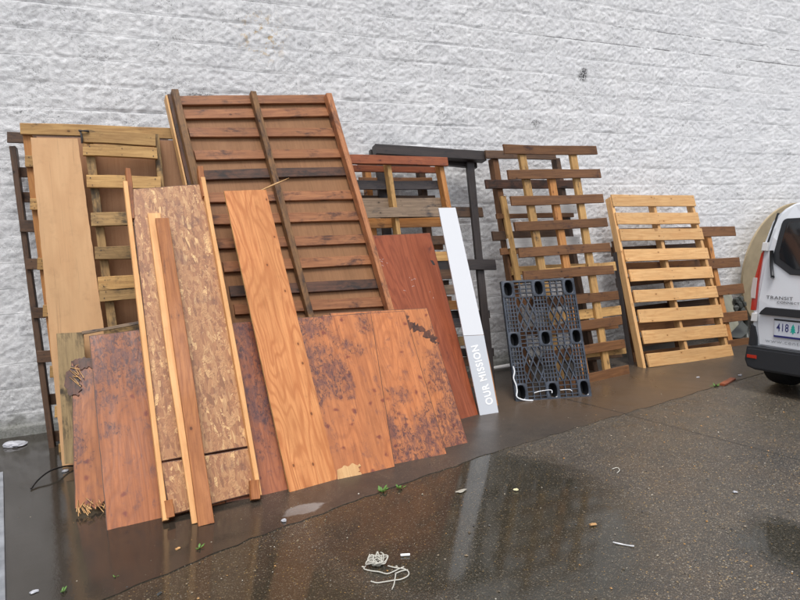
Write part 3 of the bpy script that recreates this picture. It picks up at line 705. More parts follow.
# red plywood
P = Panel((2.05, -1.52), (2.70, -1.40), (430, 233), -.66)
r = root('plywood_sheet', P.root_mat(), 'deep red plywood sheet standing left of the white sign board', 'plywood sheet', 'plywood sheets')
sh(P, 'board', [(368, 235.7), (430, 232.8), (478.5, 415), (420, 431)], .012, 0, 'ply_red', r, rag=.001)
# paint scuffs
sc_mat = plain('white_paint_scuff', (.7, .68, .68), .6)
V = []
for (x, y) in [(380, 260), (382, 262), (384, 259), (386, 263), (381, 265), (409, 278), (412, 280), (414, 286), (430, 292), (405, 291), (416, 279), (434, 297)]:
    a = P.P(x+random.uniform(-1, 1), y, .001); b = a+P.e*random.uniform(-.03, .03)+P.v*random.uniform(-.02, .02); V.append([a, (a+b)/2+P.v*.004, b])
tubes('paint_scuffs', V, .0013, sc_mat, r, 4)
sh(P, 'dark_patch', [(430, 260), (433, 260.5), (435.5, 265), (433, 265)], .001, .0015, 'blackened', r)

# orange board edge behind the sign
P = Panel((2.72, -1.33), (2.98, -1.33), (455, 212), -.80)
o = bd(P, 'wooden_board', (473.5, 324), (491, 407), .16, .016, 0, 'orange'); tag(o, 'orange-brown board whose edge shows behind the white sign board', 'board')

# white sign board
sign_up = plain('white_sign_face', (.70, .72, .76), .25, coat=.3); sign_lo = plain('pale_grey_sign_face', (.55, .58, .63), .3, coat=.2)  # upper part of the sign face is whiter than the lower
M['sign_up'] = sign_up; M['sign_lo'] = sign_lo; M['sign_edge'] = plain('sign_edge', (.5, .5, .52), .5)
P = Panel((2.70, -1.43), (2.88, -1.44), (438, 208), -.90)
r = root('sign_board', P.root_mat(), 'narrow white sign board standing on end with lettering near its foot', 'sign')
sh(P, 'upper_face', [(438.5, 208), (455.5, 207.5), (483.8, 334.6), (463.6, 335.6)], .012, 0, 'sign_up', r, rag=.0003, edge='sign_edge')
sh(P, 'lower_face', [(463.7, 336), (483.9, 335), (498.6, 412.6), (480.2, 416.2)], .012, 0, 'sign_lo', r, rag=.0003, edge='sign_edge')
OFS = [.028]
def text_mesh(s, size, depth=.001):
    c = bpy.data.curves.new('lettering', 'FONT'); c.body = s; c.size = size; c.extrude = depth; c.align_x = 'LEFT'; c.align_y = 'CENTER'; c.offset = size*OFS[0]; c.space_character = 1.12
    o = bpy.data.objects.new('lettering', c); col.objects.link(o); bpy.context.view_layer.update()
    dg = bpy.context.evaluated_depsgraph_get(); me = bpy.data.meshes.new_from_object(o.evaluated_get(dg)); bpy.data.objects.remove(o); me.name = 'lettering'
    return me
def text_fit(s, A, B, up, n, h, mat, parent, name='lettering', depth=.0008):
    """letters from A to B, cap height h, raised along n"""
    me = text_mesh(s, 1.0, depth); co = np.empty(len(me.vertices)*3, np.float32); me.vertices.foreach_get('co', co); co = co.reshape(-1, 3)
    lo = co.min(0); hi = co.max(0); L = (B-A).length
    co[:, 0] = (co[:, 0]-lo[0])/(hi[0]-lo[0])*L-L/2; co[:, 1] = ((co[:, 1]-lo[1])/(hi[1]-lo[1])-.5)*h; me.vertices.foreach_set('co', co.ravel()); me.update()
    return link(name, me, mat, frame((A+B)/2+n*depth, B-A, n), parent)
lm = plain('white_lettering', (.88, .89, .9), .4)
a = P.P(490.0, 404.5, .0004); b = P.P(474.2, 345.5, .0004)
text_fit('OUR MISSION', a, b, None, P.n, .072, lm, r)

# ================================================================== BROWN PALLETS IN THE MIDDLE
P = Panel((3.35, -.80), (4.6, -.72), (486, 152), -.26)
r = root('wooden_pallet', P.root_mat(), 'dark pallet with two white-painted boards, behind the open brown pallet', 'pallet', 'wooden pallets leaning on the wall')
bd(P, 'stringer', (495.5, 158), (530, 385), .075, .085, 0, 'brown', r)
bd(P, 'stringer', (558, 158), (598, 378), .06, .085, 0, 'darkbrown', r)
bd(P, 'stringer', (503.5, 196), (520, 285), .07, .03, .056, 'pine_old', r)
for (x0, x1, y0, wd, mt, w_) in ((486, 556, 154.5, .085, 'darkbrown', .02), (486, 576, 184, .095, 'louvre_dark', .02), (503, 577, 209.5, .10, 'whitewood', .02), (497, 574, 216, .05, 'brown', .045), (493, 560, 235.5, .095, 'darkbrown', .02), (508, 580, 243, .10, 'whitewood', .045), (501, 560, 251, .07, 'brown', .02), (512, 600, 270, .09, 'pine_old', .02), (520, 612, 300, .09, 'brown', .02), (528, 618, 330, .09, 'brown', .02), (532, 622, 360, .09, 'darkbrown', .02)):
    bd(P, 'deck_board', (x0, y0+ (y0-187)*.01), (x1, y0-(y0-187)*.04), wd, .022, w_, mt, r, rag=.002)

P = Panel((3.63, -1.11), (4.80, -.99), (505, 147), -.62)
r = root('wooden_pallet', P.root_mat(), 'open brown pallet with overhanging dark boards on three yellow stringers, behind the black plastic pallet', 'pallet', 'wooden pallets leaning on the wall')
for (x0, y0, x1, y1, wd) in ((522.5, 152, 563, 388, .09), (551, 170, 588, 384, .09), (573.5, 152, 609, 376, .09)):
    bd(P, 'stringer', (x0, y0), (x1, y1), wd, .038, -.018, 'pine_old' if x0 != 551 else 'orange', r, bow=.003)
for i, (x0, ya, x1, yb) in enumerate(((504.5, 148.8, 597, 150), (508.5, 174.5, 600.8, 173.3), (511.6, 200.8, 603.5, 198.2), (515, 226.6, 607.5, 222), (519, 253, 610.5, 247), (524, 276, 614, 269.5), (530, 305, 618.5, 295), (536, 332, 622, 320), (545, 357, 625, 343.5), (560, 385, 629, 369.5))):
    bd(P, 'deck_board', (x0, ya), (x1, yb), .095, .020, .004, 'brown', r, rag=.004, bow=.003)
for y0 in (266, 310, 349):
    bd(P, 'back_board', (540+(y0-266)*.12, y0+8), (616+(y0-266)*.12, y0), .10, .018, -.058, 'pine_old', r)

# black plastic pallet
bp = NT('black_recycled_plastic'); tcv = bp.n('ShaderNodeTexCoord').outputs['Object']
bp.base(bp.mix(bp.ramp(bp.noise(tcv, 8, 5), .4, .7), (.045, .056, .078), (.016, .02, .028))); bp.rough(bp.ramp(bp.noise(tcv, 20, 4), .3, .7, .15, .4)); bp.normal(bp.bump(bp.noise(tcv, 60, 3), .2, .004))
M['plastic'] = bp.m; M['socket'] = plain('socket_black', (.012, .013, .016), .5)
bl = gnd(516, 402); br = gnd(592, 396.5)
P = Panel((bl.x, bl.y), (br.x, br.y), (495, 282), -.83)
W = (br-bl).length; Lh = (P.P(495, 281.5)-P.o).dot(P.v)
r = root('plastic_pallet', P.root_mat(), 'black plastic pallet with nine hollow feet and lattice deck, standing on end', 'pallet')
def bars(name, segs, wd, T, w, mat, parent):
    bm = bmesh.new(); c = P.uv(W/2, Lh/2, 0); fm = frame(c, P.v, P.n)
    for (u0, v0, u1, v1, *ww) in segs:
        w2 = ww[0] if ww else wd
        a = Vector((v0-Lh/2, -(u0-W/2), 0)); b = Vector((v1-Lh/2, -(u1-W/2), 0)); d = (b-a).normalized(); n = Vector((-d.y, d.x, 0))*w2/2; j = random.uniform(-.0006, .0006)
        vs = [bm.verts.new(p+Vector((0, 0, z+j))) for z in (w-T, w) for p in (a-n, a+n, b+n, b-n)]
        for f in ((0, 1, 2, 3), (7, 6, 5, 4), (0, 4, 5, 1), (1, 5, 6, 2), (2, 6, 7, 3), (3, 7, 4, 0)): bm.faces.new([vs[i] for i in f])
    bmesh.ops.recalc_face_normals(bm, faces=bm.faces)
    me = bpy.data.meshes.new(name); bm.to_mesh(me); bm.free()
    return link(name, me, mat, fm, parent)
uc = [(.0, .165), (.415, .585), (.835, 1.)]; vc = [(.0, .145), (.435, .565), (.855, 1.)]
uc = [(a*W, b*W) for a, b in uc]; vc = [(a*Lh, b*Lh) for a, b in vc]
S = []
fr_ = [(0, .008, W, .008, .016), (0, Lh-.008, W, Lh-.008, .016), (.008, 0, .008, Lh, .016), (W-.008, 0, W-.008, Lh, .016)]
bars('rim', fr_, .016, .045, .0, M['plastic'], r)
for i in range(3):            # vertical strips under the feet columns: small square mesh
    for j in range(2):
        u0, u1 = uc[i]; v0, v1 = vc[j][1], vc[j+1][0]
        for k in range(5): u = u0+(u1-u0)*k/4; u = min(max(u, .012), W-.012); S.append((u, v0, u, v1, .010))
        for k in range(1, 9): v = v0+(v1-v0)*k/9; S.append((u0, v, u1, v, .009))
for j in range(3):            # bands between feet: coarser square mesh
    for i in range(2):
        u0, u1 = uc[i][1], uc[i+1][0]; v0, v1 = vc[j]
        for k in range(4): u = u0+(u1-u0)*(k+.0)/3; S.append((u, v0, u, v1, .010))
        for k in range(5): v = v0+(v1-v0)*k/4; S.append((u0, v, u1, v, .008))
D_ = []
for j in range(2):            # diamonds
    for i in range(2):
        u0, u1 = uc[i][1], uc[i+1][0]; v0, v1 = vc[j][1], vc[j+1][0]; hh = (v1-v0); ww = u1-u0; st = hh/2.2
        for k in range(-3, 5):
            for sgn in (1, -1):
                va = v0+k*st; # line rising with slope sgn across the cell
                pa, pb = ((u0, va), (u1, va+hh*1.25)) if sgn > 0 else ((u1, va), (u0, va+hh*1.25))
                (ax, ay), (bx, by) = pa, pb
                if by <= v0 or ay >= v1: continue
                if ay < v0: t_ = (v0-ay)/(by-ay); ax += (bx-ax)*t_; ay = v0
                if by > v1: t_ = (v1-ay)/(by-ay); bx = ax+(bx-ax)*t_; by = v1
                if abs(by-ay) > .01: D_.append((ax, ay, bx, by, .010))
bars('deck_mesh', S, .01, .022, -.004, M['plastic'], r)
bars('diamond_mesh', D_, .01, .024, -.003, M['plastic'], r)
def foot(uc_, vc_):
    (u0, u1), (v0, v1) = uc_, vc_; cx_, cy = (u0+u1)/2, (v0+v1)/2; w2, h2 = (u1-u0)/2, (v1-v0)/2
    bm = bmesh.new(); N = 20; rings = []
    def ring(sx_, sy, z, sq):
        out = []
        for k in range(N):
            t_ = 2*math.pi*k/N; c_, s_ = math.cos(t_), math.sin(t_)
            x = abs(c_)**sq*math.copysign(1, c_)*sx_; y = abs(s_)**sq*math.copysign(1, s_)*sy; out.append(bm.verts.new((y, -x, z)))
        return out
    for q in ((w2, h2, -.03, .3), (w2, h2, .002, .3), (w2*.70, h2*.84, .004, .6), (w2*.62, h2*.78, .0, .7), (w2*.5, h2*.7, -.11, .8)): rings.append(ring(*q))
    for a, b in zip(rings, rings[1:]):
        for k in range(N): bm.faces.new((a[k], a[(k+1) % N], b[(k+1) % N], b[k]))
    f = bm.faces.new(rings[-1]); bmesh.ops.recalc_face_normals(bm, faces=bm.faces)
    me = bpy.data.meshes.new('foot'); bm.to_mesh(me); bm.free(); me.materials.clear()
    o = link('foot', me, [M['plastic'], M['socket']], frame(P.uv(cx_, cy, 0), P.v, P.n), r)
    for p in me.polygons:
        if p.center.z < -.02 and abs(p.center.x) < h2*.8 and abs(p.center.y) < w2*.7: p.material_index = 1
        p.use_smooth = False
for a in uc:
    for b in vc: foot(a, b)
wrapm = plain('clear_white_film', (.75, .78, .82), .15)
pw = [P.P(x, y, .012+random.uniform(0, .006)) for x, y in ((513, 366), (514.5, 372), (513.5, 378), (516, 385), (517, 391), (517, 397), (524, 400), (533, 400.5))]
tubes('film_strip', [smooth_path(pw, 4)], .007, wrapm, r, 6)
tubes('film_strip', [smooth_path([P.P(x, y, .01) for x, y in ((534, 393), (541, 391), (551, 390), (552, 393))], 4), smooth_path([P.P(x, y, .01) for x, y in ((560, 390), (569, 389.5), (572, 391))], 4)], .004, wrapm, r, 5)

# ================================================================== PALE PINE PALLET AND NEIGHBOURS
# dark plastic sheet edge between the brown and the pale pallets
P = Panel((4.93, -.82), (5.02, -.78), (609, 215), -.30)
o = bd(P, 'wooden_board', (617, 252), (634, 366), .018, .05, .0, 'blackened'); tag(o, 'thin blackened board on edge between the open brown pallet and the pale pine pallet', 'board')
# brown wide pallet behind
P = Panel((5.15, -.62), (6.9, -.62), (703, 229), -.30)
r = root('wooden_pallet', P.root_mat(), 'wide brown pallet behind the pale pine pallet, boards sticking out towards the van', 'pallet', 'wooden pallets leaning on the wall')
bd(P, 'stringer', (708, 229), (733, 350), .075, .085, -.02, 'orange', r)
bd(P, 'stringer', (618, 240), (641, 362), .06, .085, -.02, 'brown', r)
bd(P, 'stringer', (661, 232), (684, 355), .06, .085, -.02, 'brown', r)
for i, (yc, xl, xr) in enumerate(((231, 617, 735.5), (262, 622, 740), (288.5, 626, 744), (315.5, 630, 747.5), (343, 634, 750))):
    bd(P, 'deck_board', (xl, yc+3+(yc-231)*.11), (xr, yc-(yc-231)*.004), .125, .02, .0, 'brown', r, rag=.003)
for i, (yc, xl, xr) in enumerate(((247, 612, 700), (275, 617, 708), (302, 622, 716), (330, 628, 722), (356, 634, 736))):
    bd(P, 'back_board', (xl, yc+3+(yc-231)*.11), (xr, yc), .11, .02, -.106, 'darkbrown', r)
# white pieces of wall block visible are wall; pale pine pallet in front
P = Panel((5.11, -.91), (6.38, -.96), (607, 195), -.25)
r = root('wooden_pallet', P.root_mat(), 'clean pale pine pallet with nine boards, nearest to the van', 'pallet', 'wooden pallets leaning on the wall')
for (x0, y0, x1, y1) in ((611.5, 197, 645, 368), (653, 197, 690, 361), (691, 197, 730, 357)):
    bd(P, 'stringer', (x0, y0), (x1, y1), .04, .088, -.018, 'pine', r)
Bs = [((612.5, 200.3), (695, 200.6)), ((616.6, 218.3), (699, 218)), ((620.5, 234.8), (703, 233.8)), ((625, 255.5), (708.5, 253.2)), ((630.2, 275.5), (712.7, 272)), ((634.5, 296.3), (717.3, 291.4)), ((639, 316.3), (722.3, 310.7)), ((643, 337.3), (727, 330.2)), ((648, 360.6), (732.5, 350.5))]
for i, (a, b) in enumerate(Bs):
    bd(P, 'deck_board', a, b, .142 if i < 6 else .15, .018, .0, 'pine', r, rag=.002, bow=.0015)

# ================================================================== BEHIND THE VAN: round top, slab, debris
tan = plain('tan_laminate', (.42, .34, .22), .6, mottled=.12)
bm = bmesh.new(); bmesh.ops.create_cone(bm, cap_ends=True, segments=96, radius1=.885, radius2=.885, depth=.03)
bmesh.ops.bevel(bm, geom=[e for e in bm.edges if not e.is_manifold or abs(e.verts[0].co.z-e.verts[1].co.z) < 1e-5], offset=.006, segments=2, affect='EDGES')
me = bpy.data.meshes.new('round_tabletop'); bm.to_mesh(me); bm.free()
o = link('round_tabletop', me, tan, Matrix.Translation((8.45, -.20, .885)) @ Matrix.Rotation(R(-83), 4, 'X')); tag(o, 'large round tan tabletop leaning on the wall behind the white van', 'tabletop')
cardm = plain('grey_green_board', (.30, .30, .24), .6, mottled=.2); slabm = plain('dark_slab', (.05, .055, .05), .4, mottled=.3)
M['card'] = cardm; M['slab'] = slabm
P = Panel((6.9, -.42), (7.35, -.42), (721, 293), -.16)
o = sh(P, 'scrap_board', [(720, 293), (731, 293), (739, 325), (743, 341), (722, 345)], .02, 0, 'card', edge='card'); tag(o, 'grey-green scrap board leaning on the wall left of the van', 'board')
P = Panel((6.95, -.62), (7.5, -.62), (744, 322), -.36)
o = sh(P, 'dark_slab', [(727, 337), (742, 321), (748, 327), (747, 333), (741, 338)], .05, .0, 'slab', edge='slab'); tag(o, 'dark flat slab propped at an angle beside the van', 'slab')
rocks = []
for i, (x, y, s, nm) in enumerate(((736, 301, .05, 1), (741, 299, .045, 1), (739, 305, .06, 1), (744, 304, .04, 1), (735, 309, .05, 1), (742, 311, .06, 1))):
    p = dep(x, y, -.24); bm = bmesh.new(); bmesh.ops.create_icosphere(bm, subdivisions=1, radius=s*1.3)
    for v in bm.verts: v.co *= random.uniform(.7, 1.15); v.co.y *= .7
    me = bpy.data.meshes.new('scrap'); bm.to_mesh(me); bm.free(); rocks.append((me, p))
r = root('scrap_heap', Matrix.Translation(Vector((rocks[0][1].x, -.24, 0))), 'small heap of dark scrap against the wall beside the tan tabletop', 'scrap heap')
for me, p in rocks: link('scrap_piece', me, slabm, Matrix.Translation(p), r)
for x in (732, 745):
    a = dep(x, 318, -.26); b = Vector((a.x, -.3, 0)); M.setdefault('x', slabm)
    tubes('support', [[a, (a+b)/2, b]], .03, slabm, r, 6)

# ================================================================== VAN
ang = R(9); h = Vector((math.cos(ang), math.sin(ang), 0)); lft = Vector((-math.sin(ang), math.cos(ang), 0))
C0 = Vector((5.3, -2.0, 0))
VW = 1.80; Rm = C0-lft*(VW/2)
VM = Matrix.Identity(4)
for i in range(3): VM[i][0] = h[i]; VM[i][1] = lft[i]; VM[i][2] = (0, 0, 1)[i]; VM[i][3] = Rm[i]
van = root('parked_van', VM, 'white panel van parked beside the wall at the right, seen from behind', 'van')
white = plain('white_van_paint', (.72, .75, .80), .28, coat=.6); blk = plain('black_van_plastic', (.025, .028, .033), .45); glass = plain('dark_window_glass', (.012, .016, .02), .06, coat=.5)
rub = plain('tyre_rubber', (.015, .015, .016), .7, mottled=.2); redl = plain('red_lamp_plastic', (.45, .03, .015), .15, coat=.8); clrl = plain('clear_lamp_plastic', (.55, .5, .48), .12, coat=.8)
chrome = plain('wheel_rim_metal', (.4, .41, .43), .3, .8)
# half width of the body at height z and distance x from the tail
def halfw(z, x):
    tz = [(.2, .86), (.42, .895), (.8, .90), (1.1, .885), (1.35, .85), (1.6, .775), (1.72, .68), (1.80, .42), (1.83, .0)]
    for (a, wa), (b, wb) in zip(tz, tz[1:]):
        if a <= z <= b: w_ = wa+(wb-wa)*(z-a)/(b-a); break
    else: w_ = .86 if z < .2 else 0
    fx = 1 if x < 3.6 else 1-((x-3.6)/.95)**2*.22
    return w_*fx
def tailx(z): return .0 if z < .9 else (z-.9)*.07+max(0, z-1.55)**1.5*1.2
def roofz(x):   # roof / bonnet line
    pts = [(0.0, 1.80), (.3, 1.83), (2.4, 1.84), (2.9, 1.76), (3.65, 1.15), (4.3, .98), (4.5, .72), (4.56, .5)]
    for (a, wa), (b, wb) in zip(pts, pts[1:]):
        if a <= x <= b: return wa+(wb-wa)*(x-a)/(b-a)
    return .5
NX, NS = 46, 28
bm = bmesh.new(); rings = []
zprof = [.25+(1.83-.25)*(i/NS) for i in range(NS+1)]
zprof = [.24, .34, .42, .6, .8, .95, 1.1, 1.2, 1.3, 1.4, 1.5, 1.58, 1.64, 1.69, 1.73, 1.76, 1.79, 1.81, 1.825, 1.83]
for ix in range(NX+1):
    x = 4.56*(ix/NX)**1.15; top = roofz(x); ring = []
    for s_ in (-1, 1):
        seq = zprof if s_ < 0 else zprof[::-1][1:]
        for z in seq:
            zz = .24+(z-.24)*(top-.24)/(1.83-.24)
            # the round-over at the roof keeps its shape
            ring.append(bm.verts.new((x+(tailx(zz) if ix == 0 else tailx(zz)*max(0, 1-x/.5)), s_*halfw(z, x)*(1 if ix else .99), zz)))
    rings.append(ring)
for a, b in zip(rings, rings[1:]):
    for k in range(len(a)-1): bm.faces.new((a[k], a[k+1], b[k+1], b[k]))
bm.faces.new(rings[0]); bm.faces.new(rings[-1])
bm.faces.ensure_lookup_table()
for k in (0,):
    for a, b in zip(rings, rings[1:]): bm.faces.new((a[0], b[0], b[-1], a[-1]))
bmesh.ops.recalc_face_normals(bm, faces=bm.faces)
me = bpy.data.meshes.new('body'); bm.to_mesh(me); bm.free()
for p in me.polygons: p.use_smooth = len(p.vertices) == 4
body = link('body', me, white, VM, van)
def V3(x, y, z): return VM @ Vector((x, y, z))
def vprism(name, poly, x0, T, mat, parent=van, slope=True, bev=.004):
    """outline in (s from the left edge, z) on the tail, T thick, standing x0 proud"""
    bm = bmesh.new(); n = len(poly); f_ = []; g_ = []
    for s_, z in poly:
        y = VW/2-s_; tx = tailx(z) if slope else 0
        f_.append(bm.verts.new((tx-x0, y, z))); g_.append(bm.verts.new((tx-x0+T, y, z)))
    bm.faces.new(f_); bm.faces.new(g_[::-1])
    side = [bm.faces.new((f_[i], g_[i], g_[(i+1) % n], f_[(i+1) % n])) for i in range(n)]
    bmesh.ops.recalc_face_normals(bm, faces=bm.faces)
    if bev: bmesh.ops.bevel(bm, geom=[e for e in bm.edges if e.verts[0] in f_ and e.verts[1] in f_], offset=bev, segments=2, affect='EDGES')
    me = bpy.data.meshes.new(name); bm.to_mesh(me); bm.free()
    return link(name, me, mat, VM, parent)
def arc(cx_, cz, rx, rz, a0, a1, n=6): return [(cx_+rx*math.cos(R(a0+(a1-a0)*i/n)), cz+rz*math.sin(R(a0+(a1-a0)*i/n))) for i in range(n+1)]
# the two rear doors: left 60 per cent
def door(s0, s1, mirror=False):
    if mirror: q = lambda pts: [(VW-a, b) for a, b in pts]
    else: q = lambda pts: pts
    outer = [(s0+.02, .44), (s1, .42), (s1, 1.755), (s0+.22, 1.70), (s0+.135, 1.62), (s0+.085, 1.42), (s0+.035, 1.15), (s0+.0, .85), (s0+.0, .60)]
    d = vprism('door', q(outer), .012, .02, white, van)
    win = [(s0+.150, 1.53)]+arc(s0+.20, 1.54, .045, .04, 170, 95, 4)+[(s1-.06, 1.60), (s1-.035, 1.57), (s1-.035, 1.10), (s1-.06, 1.065), (s0+.25, 1.09), (s0+.11, 1.19), (s0+.10, 1.26)]
    cxx = sum(a for a, b in win)/len(win); czz = sum(b for a, b in win)/len(win)
    w_ = vprism('window', q(win), .016, .006, blk, d)
    inner = [(cxx+(a-cxx)*.84, czz+(b-czz)*.84) for a, b in win]
    vprism('pane', q(inner), .019, .004, glass, w_)
    return d
Ldoor = door(.055, 1.04)
Rdoor = door(.055, .752, True)
vprism('door_handle', [(.075, .722), (.095, .755), (.13, .79), (1.00, .79), (1.0, .722)], .045, .035, blk, van)
vprism('bumper', [(-.015, .30), (0.0, .42), (.05, .425), (1.75, .425), (1.80, .42), (1.815, .30), (1.79, .235), (1.72, .215), (.08, .215), (.01, .235)], .10, .16, blk, van, slope=False, bev=.02)
vprism('corner_trim', [(-.02, .42), (.055, .42), (.05, .50), (.03, .60), (-.003, .62)], .02, .12, blk, van)
vprism('reflector', [(.015, .322), (.10, .322), (.10, .352), (.015, .352)], .107, .01, redl, van, slope=False, bev=.002)
vprism('reflector', [(1.70, .322), (1.785, .322), (1.785, .352), (1.70, .352)], .107, .01, redl, van, slope=False, bev=.002)
for mir in (False, True):
    q = (lambda pts: [(VW-a, b) for a, b in pts]) if mir else (lambda pts: pts)
    tl = vprism('tail_light', q([(.072, 1.30), (.052, 1.27), (.002, 1.0), (-.012, .75), (.030, .75), (.044, 1.0)]), .018, .09, redl, van)
    vprism('lens', q([(.036, 1.05), (-.002, 1.05), (-.014, .92), (-.010, .86), (.028, .86)]), .024, .02, clrl, tl)
    for z, s_ in ((1.335, .075), (.69, .018)): vprism('hinge', q([(s_-.02, z-.04), (s_+.03, z-.04), (s_+.035, z+.035), (s_-.012, z+.035)]), .03, .05, plain('hinge_white', (.7, .7, .7), .4), van)
    # dark seam strip above the lamp
    vprism('side_seam', q([(.088, 1.35), (.100, 1.35), (.165, 1.63), (.148, 1.63)]), .016, .02, blk, van)
# plate
plm = plain('number_plate_white', (.62, .66, .74), .35)
pl = vprism('number_plate', [(.205, .532), (.51, .532), (.51, .69), (.205, .69)], .022, .008, plm, van, bev=.001)
navy = plain('plate_navy', (.03, .035, .16), .4); teal = plain('plate_tree_green', (.02, .40, .33), .4); blueg = plain('lettering_grey', (.10, .10, .11), .35)
webm = plain('lettering_pale_grey', (.38, .40, .43), .5)
OFS[0] = .004
def vtext(s, s0, s1, z0, z1, x0, mat, parent, name='lettering'):
    zc = (z0+z1)/2; A = V3(tailx(zc)-x0, VW/2-s0, zc); B = V3(tailx(zc)-x0, VW/2-s1, zc)
    return text_fit(s, A, B, None, -h, z1-z0, mat, parent, name, .0006)
vtext('418', .225, .325, .585, .655, .0232, navy, pl); vtext('JTR', .395, .495, .585, .655, .0232, navy, pl)
vprism('tree_mark', [(.338, .585), (.355, .585), (.355, .572), (.366, .572), (.366, .585), (.386, .585), (.372, .605), (.382, .605), (.368, .625), (.377, .625), (.361, .66), (.345, .625), (.352, .625), (.339, .605), (.35, .605)], .0235, .002, teal, pl, bev=0)
vprism('plate_frame', [(.202, .528), (.513, .528), (.513, .545), (.202, .545)], .0235, .003, navy, pl, bev=0)
vprism('plate_frame', [(.202, .678), (.513, .678), (.513, .693), (.202, .693)], .0235, .003, blk, pl, bev=0)
vtext('TRANSIT', .122, .345, .866, .895, .0126, blueg, Ldoor); vtext('CONNECT', .215, .40, .832, .852, .0126, blueg, Ldoor)
vtext('www.centerpoint', .128, .62, .462, .502, .0126, webm, Ldoor)
# wiper
tubes('wiper', [[V3(tailx(1.2)-.03, VW/2-.150, 1.30), V3(tailx(1.15)-.035, VW/2-.158, 1.16), V3(tailx(1.07)-.035, VW/2-.172, 1.07)], [V3(tailx(1.07)-.01, VW/2-.165, 1.065), V3(tailx(1.07)-.05, VW/2-.180, 1.065)]], .016, blk, van, 6)
# wheels
def wheel(x, y):
    bm = bmesh.new(); N = 40; prof = [(.20, -.10), (.29, -.105), (.315, -.09), (.322, -.05), (.322, .05), (.315, .09), (.29, .105), (.20, .10)]
    rg_ = []
    for k in range(N):
        t_ = 2*math.pi*k/N; rg_.append([bm.verts.new((a*math.cos(t_), b, a*math.sin(t_))) for a, b in prof])
    for k in range(N):
        a, b = rg_[k], rg_[(k+1) % N]
        for j in range(len(prof)-1): bm.faces.new((a[j], a[j+1], b[j+1], b[j]))
    bmesh.ops.recalc_face_normals(bm, faces=bm.faces); me = bpy.data.meshes.new('wheel'); bm.to_mesh(me); bm.free()
    for p in me.polygons: p.use_smooth = True
    w_ = link('wheel', me, rub, VM @ Matrix.Translation((x, y, .325)), van)
    bm = bmesh.new(); bmesh.ops.create_cone(bm, cap_ends=True, segments=32, radius1=.205, radius2=.205, depth=.12)
    me = bpy.data.meshes.new('rim'); bm.to_mesh(me); bm.free()
    link('rim', me, chrome, VM @ Matrix.Translation((x, y, .325)) @ Matrix.Rotation(R(90), 4, 'X'), w_)
for x in (.44, 3.6):
    for y in (-.78, .78): wheel(x, y)
boxm('underbody', (3.9, 1.3, .14), blk, VM @ Matrix.Translation((2.2, 0, .27)), van, bev=.02)
for s_ in (-1, 1):
    boxm('wing_mirror', (.12, .2, .2), blk, VM @ Matrix.Translation((3.0, s_*1.0, 1.15)), van, bev=.03)
    bm = bmesh.new(); vs = [bm.verts.new((x, s_*(halfw(z, x)+.004), z)) for x, z in ((2.05, 1.12), (3.25, 1.12), (2.85, 1.55), (2.05, 1.58))]; bm.faces.new(vs)
    r2 = bmesh.ops.extrude_face_region(bm, geom=bm.faces[:]); [setattr(v, 'co', v.co-Vector((0, s_*.02, 0))) for v in r2['geom'] if isinstance(v, bmesh.types.BMVert)]
    bmesh.ops.recalc_face_normals(bm, faces=bm.faces); me = bpy.data.meshes.new('side_window'); bm.to_mesh(me); bm.free(); link('side_window', me, glass, VM, van)

# ================================================================== LITTER AND SMALL THINGS
# tangle of white string
strm = plain('frayed_white_string', (.48, .47, .42), .7)
def Gz(x, y, z=.006):
    p = gnd(x, y); p.z = z; return p
paths = []
for k in range(7):
    cx_, cy = 376+random.uniform(-4, 5), 564+random.uniform(-2, 3); n = 11; ph = random.uniform(0, 6)
    ps = []
    for i in range(n):
        t_ = ph+i/n*2*math.pi*random.uniform(1.0, 1.3); rr = random.uniform(.6, 1.25)
        ps.append(Gz(cx_+7.5*rr*math.cos(t_), cy+4*rr*math.sin(t_), .006+random.uniform(0, .035)))
    paths.append(smooth_path(ps, 4))
paths.append(smooth_path([Gz(*q) for q in ((366, 567), (364, 570), (371, 572), (379, 573), (387, 575), (393, 573), (399, 570), (404, 568))], 5))
paths.append(smooth_path([Gz(*q) for q in ((388, 567), (396, 569), (404, 570), (408.5, 573), (408, 577), (401, 580.5), (394, 581.5), (385, 583), (377, 584), (371, 582.5))], 5))
paths.append(smooth_path([Gz(*q) for q in ((395, 575), (402, 572), (408, 571))], 4)+[])
paths.append(smooth_path([Gz(*q) for q in ((396, 574), (395, 580), (394, 586), (392, 590.5))], 4))
o = tubes('string_tangle', paths, .003, strm); tag(o, 'tangle of frayed white string lying on the wet asphalt in front', 'string')
bm = bmesh.new(); bmesh.ops.create_cone(bm, cap_ends=True, segments=14, radius1=.006, radius2=.006, depth=.046)
me = bpy.data.meshes.new('paper_roll'); bm.to_mesh(me); bm.free()
a, b = Gz(401, 556.5, .0075), Gz(409.5, 556, .0075)
o = link('paper_roll', me, plain('white_paper', (.85, .88, .9), .5), frame((a+b)/2, Vector((0, 0, 1)).cross(b-a).cross(Vector((0,0,1)))*0+Vector((0,0,1)), (b-a))); tag(o, 'tiny white paper roll lying beside the string tangle', 'litter')
def crumple(name, px, py, sx_, sy, sz, mat, label, cat='litter'):
    bm = bmesh.new(); bmesh.ops.create_icosphere(bm, subdivisions=3, radius=1)
    for v in bm.verts:
        k = .8+.25*math.sin(v.co.x*3+px)*math.cos(v.co.y*2.5+py); k *= random.uniform(.88, 1.1)
        v.co = Vector((v.co.x*sx_*k, v.co.y*sy*k, max(v.co.z, -.15)*sz*k+.15*sz))
    me = bpy.data.meshes.new(name); bm.to_mesh(me); bm.free(); p = gnd(px, py); p.z = .006
    o = link(name, me, mat, Matrix.Translation(p)); tag(o, label, cat); return o
bagm = plain('white_plastic_bag', (.42, .43, .47), .3)
